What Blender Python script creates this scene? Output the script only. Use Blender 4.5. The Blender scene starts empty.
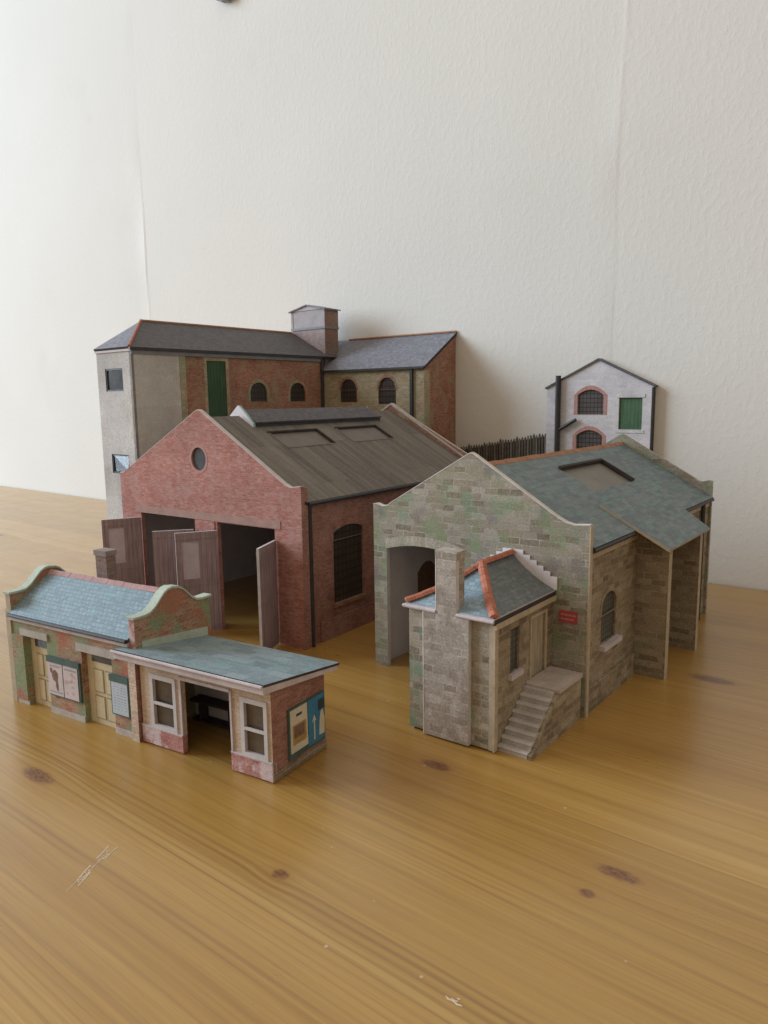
import bpy, math, random
from mathutils import Vector, Matrix
from mathutils.geometry import tessellate_polygon
random.seed(7)
S = bpy.context.scene
C = S.collection
MM = 0.001
V = Vector

# ------------------------------------------------------------------ frames
WY, WD = -0.67964, 0.69117                      # yaw of the wall line, distance of the wall
def wall_pt(u, n, z=0.0):                       # millimetres along / away from the wall -> world
    return V((u*MM*math.cos(WY) + n*MM*math.sin(WY), WD + u*MM*math.sin(WY) - n*MM*math.cos(WY), z*MM))

# ------------------------------------------------------------------ materials
class NT:
    def __init__(s, name):
        s.m = bpy.data.materials.new(name); s.m.use_nodes = True
        s.t = s.m.node_tree; s.t.nodes.clear()
        s.out = s.n('ShaderNodeOutputMaterial'); s.b = s.n('ShaderNodeBsdfPrincipled')
        s.t.links.new(s.b.outputs[0], s.out.inputs[0])
    def n(s, typ, props=None, **ins):
        nd = s.t.nodes.new(typ)
        for k, v in (props or {}).items(): setattr(nd, k, v)
        for k, v in ins.items(): s.set(nd, k, v)
        return nd
    def set(s, nd, k, v):
        key = int(k[1:]) if k[0] == 'i' and k[1:].isdigit() else k.replace('_', ' ')
        sock = nd.inputs[key]
        if isinstance(v, bpy.types.NodeSocket): s.t.links.new(v, sock)
        elif isinstance(v, (tuple, list)) and len(v) == 3 and sock.type == 'RGBA': sock.default_value = (*v, 1)
        else: sock.default_value = v
    def math(s, op, a, b=0.0, c=0.0, clamp=False):
        nd = s.n('ShaderNodeMath', dict(operation=op, use_clamp=clamp)); s.set(nd, 'i0', a); s.set(nd, 'i1', b); s.set(nd, 'i2', c)
        return nd.outputs[0]
    def mix(s, f, a, b, mode='MIX'):
        nd = s.n('ShaderNodeMix', dict(data_type='RGBA', blend_type=mode))
        s.set(nd, 'i0', f); s.set(nd, 'i6', a); s.set(nd, 'i7', b); return nd.outputs[2]
    def ramp(s, f, stops, interp='LINEAR'):
        nd = s.n('ShaderNodeValToRGB'); cr = nd.color_ramp; cr.interpolation = interp
        while len(cr.elements) < len(stops): cr.elements.new(0.5)
        for e, (p, c) in zip(cr.elements, stops):
            e.position = p; e.color = (*c, 1) if isinstance(c, (tuple, list)) else (c, c, c, 1)
        s.set(nd, 'i0', f); return nd.outputs[0]
    def smooth(s, f, lo, hi):
        nd = s.n('ShaderNodeMapRange', dict(interpolation_type='SMOOTHSTEP')); s.set(nd, 'i0', f); s.set(nd, 'i1', lo); s.set(nd, 'i2', hi); return nd.outputs[0]
    def noise(s, vec, scale, detail=3, rough=0.55, dist=0.0, w=None):
        nd = s.n('ShaderNodeTexNoise'); s.set(nd, 'Vector', vec); s.set(nd, 'Scale', scale); s.set(nd, 'Detail', detail); s.set(nd, 'Roughness', rough); s.set(nd, 'Distortion', dist)
        return nd.outputs[0]
    def obj(s): return s.n('ShaderNodeTexCoord').outputs['Object']
    def uv(s): return s.n('ShaderNodeTexCoord').outputs['UV']
    def scale(s, v, sc, off=(0, 0, 0)):
        nd = s.n('ShaderNodeMapping'); s.set(nd, 'i0', v); nd.inputs['Scale'].default_value = sc; nd.inputs['Location'].default_value = off; return nd.outputs[0]
    def bump(s, h, strength, dist):
        nd = s.n('ShaderNodeBump'); s.set(nd, 'Strength', strength); s.set(nd, 'Distance', dist); s.set(nd, 'Height', h)
        s.t.links.new(nd.outputs[0], s.b.inputs['Normal'])
    def fin(s, col, rough=0.8, spec=0.3):
        s.set(s.b, 'Base Color', col); s.set(s.b, 'Roughness', rough); s.set(s.b, 'Specular IOR Level', spec); return s.m

def g(a, k=1.0): return tuple(x*k for x in a)
def plain(name, col, rough=0.75, var=0.18, scale=120, spec=0.3):
    t = NT(name); f = t.noise(t.obj(), scale, 4); f2 = t.noise(t.obj(), scale*7, 2)
    f = t.math('ADD', t.math('MULTIPLY', f, 0.65), t.math('MULTIPLY', f2, 0.35))
    return t.fin(t.ramp(f, [(0.32, g(col, 1-var)), (0.5, col), (0.68, g(col, 1+var))]), rough, spec)

def masonry(name, bw, bh, mort, ramp, mortar_col, patches=(), rough=0.85, streak=0.0, mortar_amt=0.7, patch_scale=55, tw=0.34, squash=1.0):
    """printed brick or stone: random tone per block, mortar lines, weathering patches, paper grain"""
    t = NT(name); uv = t.uv(); ob = t.obj()
    wob = t.n('ShaderNodeTexNoise', None, Vector=ob, Scale=160.0, Detail=2.0).outputs[1]
    wv = t.n('ShaderNodeVectorMath', dict(operation='MULTIPLY_ADD')); t.set(wv, 'i0', wob); wv.inputs[1].default_value = (bh*.42*MM,)*3; t.set(wv, 'i2', uv)
    br = t.n('ShaderNodeTexBrick', dict(offset=0.5, squash=squash, squash_frequency=3, offset_frequency=2), Vector=wv.outputs[0], Color1=(0, 0, 0), Color2=(1, 1, 1), Mortar=(0.5, 0.5, 0.5), Scale=1.0, Mortar_Size=mort*MM, Mortar_Smooth=0.3, Bias=0.0, Brick_Width=bw*MM, Row_Height=bh*MM)
    n1 = t.noise(ob, 900, 3, 0.6)
    tone = t.math('ADD', t.math('MULTIPLY', br.outputs[0], tw), t.math('ADD', t.math('MULTIPLY', n1, 0.55-tw*.35), t.math('MULTIPLY', t.noise(t.scale(uv, (70, 330, 1)), 1.0, 3, 0.6), 0.45-tw*.65)))
    k = len(ramp)
    col = t.ramp(tone, [(0.24 + 0.5*i/(k-1), c) for i, c in enumerate(ramp)])
    big = t.noise(ob, 28, 3)
    col = t.mix(1.0, col, t.ramp(big, [(0.3, 0.82), (0.7, 1.16)]), 'MULTIPLY')
    mm = t.math('MULTIPLY', br.outputs[1], t.math('MULTIPLY', t.smooth(t.noise(ob, 150, 3), 0.44, 0.62), mortar_amt))
    col = t.mix(mm, col, mortar_col)
    for i, (pc, lo, hi, amt) in enumerate(patches):
        pf = t.noise(t.scale(ob, (1, 1, 0.8), (0.13*i+.05, 0.31*i, 0.07*i)), patch_scale, 4, 0.62)
        col = t.mix(t.math('MULTIPLY', t.smooth(pf, lo, hi), amt), col, pc)
    fine = t.noise(ob, 1500, 3, 0.7)
    col = t.mix(1.0, col, t.ramp(fine, [(0.32, 0.74), (0.68, 1.25)]), 'MULTIPLY')
    col = t.mix(t.math('MULTIPLY', t.smooth(t.noise(t.scale(ob, (1, 1, .5)), 33, 5, 0.7), 0.55, 0.7), 0.3), col, t.mix(1.0, col, (0.62, 0.56, 0.5), 'MULTIPLY'))
    t.bump(t.math('ADD', t.math('MULTIPLY', br.outputs[1], -0.6), t.noise(ob, 500, 3)), 0.25, 0.0003)
    return t.fin(col, rough, 0.25)

def slate(name, ramp, bw=3.4, bh=2.6, streak=None, streak_amt=0.6, along=None, rough=0.6, line=0.5):
    t = NT(name); uv = t.uv(); ob = t.obj()
    br = t.n('ShaderNodeTexBrick', dict(offset=0.5), Vector=uv, Color1=(0, 0, 0), Color2=(1, 1, 1), Mortar=(0.4, 0.4, 0.4), Scale=1.0, Mortar_Size=0.22*MM, Mortar_Smooth=0.4, Brick_Width=bw*MM, Row_Height=bh*MM)
    n1 = t.noise(ob, 420, 4, 0.65)
    tone = t.math('ADD', t.math('MULTIPLY', br.outputs[0], 0.4), t.math('MULTIPLY', n1, 0.6))
    k = len(ramp); col = t.ramp(tone, [(0.22 + 0.56*i/(k-1), c) for i, c in enumerate(ramp)])
    col = t.mix(t.math('MULTIPLY', br.outputs[1], line), col, g(ramp[0], 0.6))
    if streak:
        sf = t.noise(t.scale(uv, (70, 420, 1)), 1.0, 3, 0.6)
        pf = t.smooth(t.noise(ob, 38, 3), 0.36, 0.55)
        col = t.mix(t.math('MULTIPLY', t.math('MULTIPLY', t.smooth(sf, 0.5, 0.66), pf), streak_amt), col, streak)
    if along:
        sf = t.noise(t.scale(uv, (260, 14, 1)), 1.0, 4, 0.6)
        col = t.mix(t.math('MULTIPLY', t.smooth(sf, 0.40, 0.72), 0.55), col, along)
        sf = t.noise(t.scale(uv, (330, 11, 1), (7, 3, 0)), 1.0, 4, 0.6)
        col = t.mix(t.math('MULTIPLY', t.smooth(sf, 0.5, 0.75), 0.5), col, g(ramp[0], .75))
    fine = t.noise(ob, 1500, 3, 0.7)
    col = t.mix(1.0, col, t.ramp(fine, [(0.32, 0.78), (0.68, 1.22)]), 'MULTIPLY')
    t.bump(t.math('ADD', t.math('MULTIPLY', br.outputs[1], -1.0), t.noise(ob, 300, 3)), 0.3, 0.0003)
    return t.fin(col, rough, 0.35)

def planks(name, ramp, pitch=2.6, rough=0.7):
    t = NT(name); uv = t.uv(); ob = t.obj()
    sep = t.n('ShaderNodeSeparateXYZ', None, Vector=uv)
    x = t.math('DIVIDE', sep.outputs[0], pitch*MM)
    fr = t.math('ABSOLUTE', t.math('SUBTRACT', t.math('FRACT', x), 0.5))
    ln = t.smooth(fr, 0.40, 0.49)
    f = t.noise(t.scale(uv, (900, 60, 1)), 1.0, 4)
    k = len(ramp); col = t.ramp(f, [(0.3 + 0.4*i/(k-1), c) for i, c in enumerate(ramp)])
    col = t.mix(1.0, col, t.ramp(t.noise(ob, 70, 2), [(0.3, 0.85), (0.7, 1.15)]), 'MULTIPLY')
    col = t.mix(t.math('MULTIPLY', ln, 0.55), col, g(ramp[0], 0.45))
    t.bump(t.math('MULTIPLY', ln, -1.0), 0.3, 0.0002)
    return t.fin(col, rough, 0.3)

def lattice(name, col, bar, px, pz, wbar=0.14):
    """dark printed or cut-out glazing with a grid of thin bars"""
    t = NT(name); uv = t.uv(); sep = t.n('ShaderNodeSeparateXYZ', None, Vector=uv)
    fx = t.math('ABSOLUTE', t.math('SUBTRACT', t.math('FRACT', t.math('DIVIDE', sep.outputs[0], px*MM)), 0.5))
    fz = t.math('ABSOLUTE', t.math('SUBTRACT', t.math('FRACT', t.math('DIVIDE', sep.outputs[1], pz*MM)), 0.5))
    m = t.math('MAXIMUM', t.smooth(fx, 0.5-wbar, 0.5-wbar*.5), t.smooth(fz, 0.5-wbar, 0.5-wbar*.5))
    c = t.mix(1.0, col, t.ramp(t.noise(t.obj(), 140, 3), [(0.3, 0.7), (0.7, 1.3)]), 'MULTIPLY')
    return t.fin(t.mix(m, c, bar), 0.35, 0.5)

M = {}
M['edge'] = plain('card_edge', (0.56, 0.52, 0.52), 0.9, 0.14, 300)
M['edge_cream'] = plain('card_edge_cream', (0.43, 0.355, 0.26), 0.9, 0.2, 260)
M['edge_white'] = plain('worn_white_card_edge', (0.62, 0.58, 0.55), 0.9, 0.25, 160)
M['grey_card'] = plain('grey_card_inside', (0.62, 0.59, 0.61), 0.9, 0.12, 90)
RED = [(0.215, 0.10, 0.075), (0.28, 0.135, 0.105), (0.325, 0.17, 0.135), (0.37, 0.215, 0.18)]
M['brick_pink'] = masonry('pink_red_brick', 3.0, 1.15, 0.16, [(0.29, 0.118, 0.092), (0.365, 0.158, 0.128), (0.41, 0.19, 0.158), (0.46, 0.255, 0.225)], (0.45, 0.32, 0.28), [((0.46, 0.30, 0.275), 0.48, 0.72, 0.5), ((0.31, 0.12, 0.09), 0.52, 0.72, 0.4)], mortar_amt=0.55, patch_scale=85, tw=0.42)
M['brick_pink_pale'] = plain('pale_pink_ring', (0.43, 0.24, 0.215), 0.85, 0.15, 300)
M['lintel_worn'] = plain('worn_stone_lintel', (0.36, 0.225, 0.19), 0.85, 0.2, 120)
M['brick_red'] = masonry('weathered_red_brick', 3.0, 1.15, 0.16, RED, (0.40, 0.28, 0.24), [((0.40, 0.24, 0.21), 0.5, 0.72, 0.5), ((0.16, 0.06, 0.05), 0.56, 0.76, 0.6)], mortar_amt=0.5)
M['brick_mossy'] = masonry('mossy_brown_brick', 3.0, 1.15, 0.16, [(0.20, 0.10, 0.07), (0.33, 0.18, 0.12), (0.40, 0.25, 0.17), (0.45, 0.32, 0.22)], (0.42, 0.35, 0.27), [((0.22, 0.29, 0.17), 0.42, 0.56, 0.85), ((0.40, 0.14, 0.09), 0.52, 0.64, 0.75)], mortar_amt=0.5, patch_scale=60)
M['brick_base'] = masonry('red_and_whitewashed_brick', 3.0, 1.15, 0.16, [(0.32, 0.12, 0.10), (0.42, 0.19, 0.17), (0.48, 0.26, 0.23)], (0.5, 0.4, 0.36), [((0.60, 0.50, 0.51), 0.49, 0.6, 0.85)], mortar_amt=0.5, patch_scale=95)
M['brick_cream'] = masonry('cream_brick', 2.6, 1.15, 0.18, [(0.44, 0.33, 0.24), (0.55, 0.44, 0.34), (0.60, 0.51, 0.42)], (0.42, 0.28, 0.22), [((0.58, 0.44, 0.40), 0.5, 0.7, 0.5)], mortar_amt=0.55)
M['brick_wh'] = masonry('brown_red_brick', 3.0, 1.15, 0.16, [(0.20, 0.095, 0.062), (0.28, 0.13, 0.09), (0.33, 0.165, 0.115), (0.38, 0.23, 0.16)], (0.38, 0.28, 0.20), [((0.31, 0.25, 0.15), 0.48, 0.66, 0.7)], mortar_amt=0.5, patch_scale=80)
M['stone_wh'] = masonry('buff_rubble_stone', 4.2, 1.9, 0.25, [(0.24, 0.19, 0.12), (0.34, 0.28, 0.18), (0.42, 0.36, 0.25)], (0.46, 0.42, 0.32), [((0.30, 0.33, 0.2), 0.5, 0.66, 0.6), ((0.38, 0.2, 0.13), 0.56, 0.7, 0.5)], patch_scale=70)
STN = [(0.145, 0.118, 0.09), (0.24, 0.205, 0.152), (0.30, 0.26, 0.197), (0.32, 0.285, 0.24), (0.41, 0.365, 0.30)]
GREEN = (0.19, 0.29, 0.18)
M['stone'] = masonry('squared_grey_stone', squash=1.5, tw=0.36, bw=6.2, bh=2.9, mort=0.26, ramp=STN, mortar_col=(0.45, 0.41, 0.365), patches=[(GREEN, 0.51, 0.66, 0.55), ((0.20, 0.27, 0.14), 0.52, 0.63, 0.6), ((0.20, 0.17, 0.175), 0.54, 0.68, 0.6)], mortar_amt=0.7, patch_scale=80)
M['stone_brown'] = masonry('brown_coursed_stone', 6.6, 2.8, 0.28, [(0.155, 0.118, 0.078), (0.24, 0.19, 0.127), (0.295, 0.24, 0.167), (0.35, 0.295, 0.22)], (0.37, 0.32, 0.245), [((0.16, 0.125, 0.09), 0.55, 0.68, 0.6), ((0.2, 0.225, 0.13), 0.58, 0.68, 0.35)], mortar_amt=0.6, tw=0.42, squash=1.4, patch_scale=80)
M['stone_lilac'] = masonry('pale_lilac_stone', 6.2, 3.0, 0.28, [(0.26, 0.215, 0.175), (0.34, 0.295, 0.25), (0.395, 0.35, 0.31), (0.46, 0.415, 0.375)], (0.52, 0.48, 0.45), [((0.24, 0.19, 0.15), 0.52, 0.66, 0.7)], mortar_amt=0.7, tw=0.42, squash=1.4, patch_scale=90)
M['stone_green'] = masonry('green_stained_stone', 6.2, 2.9, 0.26, STN, (0.42, 0.37, 0.3), [((0.17, 0.28, 0.19), 0.5, 0.64, 0.75)], mortar_amt=0.6, patch_scale=80, tw=0.42)
M['coping'] = plain('pale_green_coping', (0.44, 0.50, 0.42), 0.8, 0.2, 90)
M['render'] = masonry('grey_cement_render', 30, 22, 0.3, [(0.43, 0.405, 0.38), (0.50, 0.475, 0.45), (0.56, 0.535, 0.51)], (0.43, 0.39, 0.36), [((0.43, 0.37, 0.29), 0.5, 0.72, 0.5)], mortar_amt=0.5)
M['whitewash'] = masonry('lilac_whitewash', 5, 2.2, 0.15, [(0.54, 0.52, 0.54), (0.62, 0.60, 0.63), (0.68, 0.66, 0.69)], (0.56, 0.54, 0.56), [((0.50, 0.46, 0.45), 0.52, 0.72, 0.45)], mortar_amt=0.3)
M['slate_blue'] = slate('blue_green_slate', [(0.17, 0.245, 0.295), (0.225, 0.31, 0.365), (0.28, 0.37, 0.43)], bw=2.4, bh=1.9, streak=(0.20, 0.42, 0.40), streak_amt=0.6, rough=0.6, line=0.5)
M['slate_teal'] = slate('teal_stained_felt', [(0.15, 0.20, 0.225), (0.22, 0.29, 0.32), (0.30, 0.37, 0.40)], bw=9, bh=6, streak=(0.20, 0.38, 0.37), streak_amt=0.6, rough=0.48, line=0.15)
M['slate_goods'] = slate('grey_slate_with_teal_streaks', [(0.10, 0.132, 0.145), (0.15, 0.185, 0.20), (0.20, 0.235, 0.25)], bw=6, bh=3.2, streak=(0.135, 0.29, 0.265), streak_amt=0.7, rough=0.5, line=0.25)
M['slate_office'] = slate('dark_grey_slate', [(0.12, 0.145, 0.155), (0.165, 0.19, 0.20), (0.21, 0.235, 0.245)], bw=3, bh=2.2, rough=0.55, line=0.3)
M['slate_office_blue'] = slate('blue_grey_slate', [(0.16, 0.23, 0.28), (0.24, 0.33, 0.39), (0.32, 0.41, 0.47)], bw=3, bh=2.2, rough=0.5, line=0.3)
M['roof_shed'] = slate('sooty_brown_boards', [(0.10, 0.085, 0.072), (0.145, 0.125, 0.105), (0.19, 0.165, 0.14)], bw=12, bh=40, along=(0.255, 0.225, 0.19), rough=0.7, line=0.15)
M['roof_dark'] = slate('dark_grey_slates', [(0.075, 0.07, 0.075), (0.105, 0.10, 0.105), (0.14, 0.13, 0.14)], bw=3.5, bh=2.4, rough=0.65, line=0.3)
M['roof_lilac'] = slate('lilac_grey_slates', [(0.15, 0.15, 0.18), (0.20, 0.205, 0.24), (0.26, 0.265, 0.30)], bw=3.5, bh=2.4, rough=0.6, line=0.3)
M['ridge_red'] = plain('red_ridge_tiles', (0.42, 0.155, 0.10), 0.75, 0.3, 260)
M['ridge_pink'] = plain('pink_ridge_tiles', (0.42, 0.25, 0.24), 0.75, 0.25, 200)
M['ridge_brown'] = plain('brown_ridge_tiles', (0.36, 0.19, 0.12), 0.75, 0.25, 200)
M['black'] = plain('black_gutter_paint', (0.035, 0.034, 0.036), 0.5, 0.3, 200, 0.4)
M['dark'] = plain('dark_brown_card', (0.05, 0.042, 0.04), 0.8, 0.3, 150)
M['lintel'] = plain('pale_stone_lintel', (0.44, 0.40, 0.36), 0.85, 0.2, 200)
M['lilac_trim'] = plain('lilac_white_trim', (0.52, 0.46, 0.475), 0.75, 0.16, 150)
M['white_trim'] = plain('off_white_card', (0.55, 0.515, 0.515), 0.8, 0.1, 150)
M['flash'] = plain('lilac_lead_flashing', (0.70, 0.66, 0.70), 0.75, 0.14, 150)
M['door_purple'] = planks('purple_brown_planks', [(0.235, 0.175, 0.19), (0.30, 0.23, 0.25), (0.36, 0.285, 0.305)])
M['door_lilac'] = plain('lilac_glazing_paper', (0.50, 0.44, 0.51), 0.6, 0.14, 80)
M['door_green'] = planks('green_planks', [(0.055, 0.115, 0.06), (0.072, 0.145, 0.078), (0.092, 0.175, 0.098)], 2.8)
M['door_green_dark'] = planks('dark_green_planks', [(0.032, 0.066, 0.036), (0.044, 0.09, 0.05), (0.058, 0.11, 0.06)], 2.8)
M['door_cream'] = plain('cream_door_paint', (0.60, 0.52, 0.35), 0.75, 0.12, 120)
M['door_line'] = plain('brown_door_shadow_line', (0.33, 0.26, 0.16), 0.8, 0.15, 120)
M['door_plank'] = planks('weathered_cream_planks', [(0.28, 0.23, 0.16), (0.38, 0.32, 0.23), (0.44, 0.38, 0.29)], 2.2)
M['glass_dark'] = plain('dark_smoked_glazing', (0.055, 0.05, 0.045), 0.22, 0.35, 60, 0.5)
M['glass_brown'] = plain('brown_tinted_glazing', (0.10, 0.078, 0.06), 0.2, 0.3, 60, 0.5)
M['glass_blue'] = plain('glossy_blue_grey_glazing', (0.07, 0.085, 0.105), 0.08, 0.3, 60, 0.6)
M['skylight'] = plain('sooty_skylight_glazing', (0.165, 0.14, 0.12), 0.5, 0.18, 60, 0.4)
M['skylight_goods'] = plain('brown_skylight_glazing', (0.19, 0.175, 0.15), 0.45, 0.18, 60, 0.4)
M['lattice'] = lattice('barred_window', (0.05, 0.04, 0.035), (0.022, 0.018, 0.016), 3.6, 4.4)
M['lattice_grey'] = lattice('barred_grey_window', (0.10, 0.09, 0.09), (0.03, 0.028, 0.028), 2.9, 3.3)
M['lattice_green'] = lattice('leaded_window', (0.075, 0.085, 0.075), (0.035, 0.034, 0.03), 2.4, 2.4)
M['board_green'] = plain('dark_green_board_paint', (0.07, 0.115, 0.105), 0.6, 0.2, 120)
M['paper_pink'] = plain('pinkish_poster_paper', (0.56, 0.48, 0.47), 0.7, 0.1, 300)
M['paper_cream'] = plain('cream_poster_paper', (0.58, 0.53, 0.42), 0.7, 0.1, 200)
M['paper_blue'] = plain('pale_blue_timetable_paper', (0.46, 0.52, 0.58), 0.7, 0.1, 260)
M['ink_brown'] = plain('brown_poster_ink', (0.20, 0.12, 0.08), 0.7, 0.35, 500)
M['ink_tan'] = plain('tan_poster_ink', (0.38, 0.25, 0.10), 0.7, 0.35, 350)
M['ink_pink'] = plain('faded_pink_poster_ink', (0.48, 0.34, 0.35), 0.7, 0.2, 350)
M['ink_blue'] = plain('blue_poster_ink', (0.045, 0.20, 0.34), 0.55, 0.2, 200)
M['ink_navy'] = plain('navy_poster_ink', (0.03, 0.055, 0.075), 0.6, 0.2, 200)
M['ink_grey'] = plain('grey_print_lines', (0.30, 0.30, 0.33), 0.7, 0.2, 300)
M['sign_red'] = plain('red_sign_paint', (0.36, 0.06, 0.06), 0.6, 0.15, 200)
M['sign_white'] = plain('white_sign_marks', (0.46, 0.22, 0.21), 0.6, 0.1, 200)
M['fence'] = plain('weathered_black_timber', (0.115, 0.10, 0.085), 0.85, 0.35, 250)
M['fence_light'] = plain('weathered_grey_timber', (0.19, 0.165, 0.135), 0.85, 0.3, 250)
M['fence_gap'] = plain('dark_grey_backing_card', (0.17, 0.152, 0.132), 0.9, 0.2, 200)
M['step'] = plain('worn_grey_stone_steps', (0.45, 0.42, 0.39), 0.85, 0.22, 160)
M['step2'] = plain('pinkish_landing_stone', (0.43, 0.37, 0.335), 0.85, 0.2, 140)
M['turret_panel'] = plain('grey_lilac_panel', (0.41, 0.37, 0.38), 0.8, 0.16, 140)
M['turret_side'] = masonry('grey_brown_brick', 3.0, 1.15, 0.16, [(0.17, 0.115, 0.095), (0.23, 0.16, 0.135), (0.29, 0.215, 0.185)], (0.3, 0.24, 0.21), [((0.28, 0.14, 0.105), 0.5, 0.66, 0.5)], mortar_amt=0.4)
M['turret_front'] = masonry('lilac_and_pink_brick', 3.0, 1.15, 0.14, [(0.30, 0.235, 0.225), (0.36, 0.285, 0.275), (0.42, 0.34, 0.33)], (0.36, 0.3, 0.29), [((0.34, 0.17, 0.13), 0.5, 0.64, 0.7)], mortar_amt=0.4, patch_scale=45)
M['surround'] = plain('pink_brick_surround', (0.46, 0.25, 0.22), 0.8, 0.28, 420)
M['arch_stone'] = masonry('arch_voussoirs', 1.6, 9.0, 0.35, [(0.30, 0.27, 0.22), (0.40, 0.36, 0.29), (0.48, 0.44, 0.36)], (0.26, 0.21, 0.17), [(GREEN, 0.55, 0.7, 0.5)])
M['verdigris'] = plain('teal_stained_edge', (0.32, 0.50, 0.47), 0.8, 0.2, 120)
M['cap_brown'] = plain('brown_grey_chimney_cap', (0.27, 0.215, 0.20), 0.85, 0.25, 200)
M['metal_grey'] = plain('grey_metal_bracket', (0.20, 0.20, 0.21), 0.5, 0.15, 100)
M['glue'] = plain('dried_white_glue', (0.60, 0.50, 0.36), 0.35, 0.15, 400, 0.5)

def wood_material():
    t = NT('varnished_pine'); ob = t.obj(); sep = t.n('ShaderNodeSeparateXYZ', None, Vector=ob)
    U, N = sep.outputs[0], sep.outputs[1]
    knots = [(183, 424, 8.0, 2.8), (292, 409.4, 2.4, 1.8), (366, 352, 5.6, 2.3), (362.5, 365, 2.0, 1.6), (291, 332, 5.5, 2.4), (346, 188, 9, 3.8), (-40, 330, 7, 4), (-330, 210, 9, 4), (-120, 470, 7, 3)]
    kn_noise = t.noise(ob, 420, 3, 0.6)
    warp = None; kmask = None; halo = None
    for (ku, kn, ra, rb) in knots:
        du = t.math('SUBTRACT', U, ku*MM); dn = t.math('SUBTRACT', N, kn*MM)
        a = t.math('DIVIDE', du, ra*MM); b = t.math('DIVIDE', dn, rb*MM)
        d2 = t.math('ADD', t.math('MULTIPLY', a, a), t.math('MULTIPLY', b, b))
        wide = t.math('ADD', t.math('MULTIPLY', t.math('MULTIPLY', a, a), 0.10), t.math('MULTIPLY', t.math('MULTIPLY', b, b), 0.16))
        ew = t.math('EXPONENT', t.math('MULTIPLY', wide, -1.0))
        wv = t.math('MULTIPLY', t.math('MULTIPLY', dn, ew), -0.72)
        km = t.smooth(t.math('ADD', d2, t.math('MULTIPLY', kn_noise, 1.5)), 2.7, 0.9)
        warp = wv if warp is None else t.math('ADD', warp, wv)
        kmask = km if kmask is None else t.math('MAXIMUM', kmask, km)
        hh = t.math('EXPONENT', t.math('MULTIPLY', d2, -0.28))
        halo = hh if halo is None else t.math('MAXIMUM', halo, hh)
    slow = t.noise(t.scale(ob, (6, 9, 1)), 1.0, 2)
    Nw = t.math('ADD', t.math('ADD', N, warp), t.math('MULTIPLY', t.math('SUBTRACT', slow, 0.5), 0.005))
    # growth rings: 1-D noise across the grain, drifting slowly along it
    def ring(fn, fu, off, detail=2):
        c = t.n('ShaderNodeCombineXYZ', None, X=t.math('MULTIPLY', U, fu), Y=t.math('MULTIPLY', Nw, fn), Z=off)
        return t.noise(c.outputs[0], 1.0, detail, 0.6)
    # boards glued side by side, each with its own tone and ring spacing
    bd = t.math('FLOOR', t.math('DIVIDE', t.math('ADD', N, 0.018), 0.088))
    wn = t.n('ShaderNodeTexWhiteNoise', dict(noise_dimensions='1D'), W=bd)
    r1 = ring(60, 0.8, t.math('MULTIPLY', bd, 3.7)); r2 = ring(230, 1.0, t.math('MULTIPLY', bd, 5.1)); r3 = ring(900, 9.0, 2.0, 3)
    tone = t.math('ADD', t.math('MULTIPLY', r1, 0.50), t.math('ADD', t.math('MULTIPLY', r2, 0.32), t.math('MULTIPLY', r3, 0.18)))
    col = t.ramp(tone, [(0.30, (0.300, 0.153, 0.033)), (0.42, (0.375, 0.208, 0.049)), (0.54, (0.425, 0.249, 0.065)), (0.70, (0.495, 0.313, 0.096))])
    # fine dark ring lines
    s = t.math('ABSOLUTE', t.math('SINE', t.math('MULTIPLY', t.math('ADD', Nw, t.math('MULTIPLY', ring(45, 0.7, 4.0), 0.016)), 1250.0)))
    lm = t.math('MULTIPLY', t.smooth(s, 0.80, 1.0), t.smooth(ring(28, 1.5, 9.0), 0.36, 0.62))
    col = t.mix(t.math('MULTIPLY', lm, 0.2), col, (0.19, 0.078, 0.022))
    fib = t.noise(t.scale(ob, (45, 2600, 1)), 1.0, 2, 0.6); fib2 = t.noise(t.scale(ob, (12, 700, 1), (3, 0, 0)), 1.0, 3, 0.6)
    col = t.mix(1.0, col, t.ramp(t.math('ADD', t.math('MULTIPLY', fib, 0.5), t.math('MULTIPLY', fib2, 0.5)), [(0.36, 0.90), (0.64, 1.09)]), 'MULTIPLY')
    # single strong latewood lines
    for (n0, w, amt, tilt) in [(411.0, 0.55, 0.62, 0.006), (413.6, 0.7, 0.7, 0.006), (416.6, 0.5, 0.5, 0.008), (419, 0.45, 0.35, 0.008), (437.5, 0.7, 0.5, 0.02), (440, 0.5, 0.42, 0.02), (434, 0.45, 0.28, 0.02), (402, 0.45, 0.25, 0.01), (372, 0.7, 0.4, -0.03), (366.5, 1.2, 0.3, -0.03), (379, 0.6, 0.28, -0.03), (388, 0.6, 0.25, -0.02), (347, 1.3, 0.28, 0), (318, 1.0, 0.35, 0), (300, 0.8, 0.3, 0), (455, 0.6, 0.35, 0.02), (463, 0.8, 0.35, 0.02), (275, 0.9, 0.3, 0)]:
        e = t.math('SUBTRACT', t.math('ADD', Nw, t.math('MULTIPLY', U, tilt)), (n0 + tilt*300)*MM)
        e = t.math('DIVIDE', e, w*MM)
        ln = t.math('EXPONENT', t.math('MULTIPLY', t.math('MULTIPLY', e, e), -1.0))
        br_ = t.smooth(t.noise(t.scale(ob, (9, 3, 1), (n0, 0, 0)), 1.0, 2), 0.25, 0.5)
        col = t.mix(t.math('MULTIPLY', t.math('MULTIPLY', ln, br_), amt*.72), col, (0.17, 0.07, 0.022))
    col = t.mix(1.0, col, t.ramp(wn.outputs[0], [(0, (0.94, 0.93, 0.91)), (1, (1.05, 1.04, 1.03))]), 'MULTIPLY')
    seam = t.math('ABSOLUTE', t.math('SUBTRACT', t.math('FRACT', t.math('DIVIDE', t.math('ADD', N, 0.018), 0.088)), 0.5))
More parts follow.
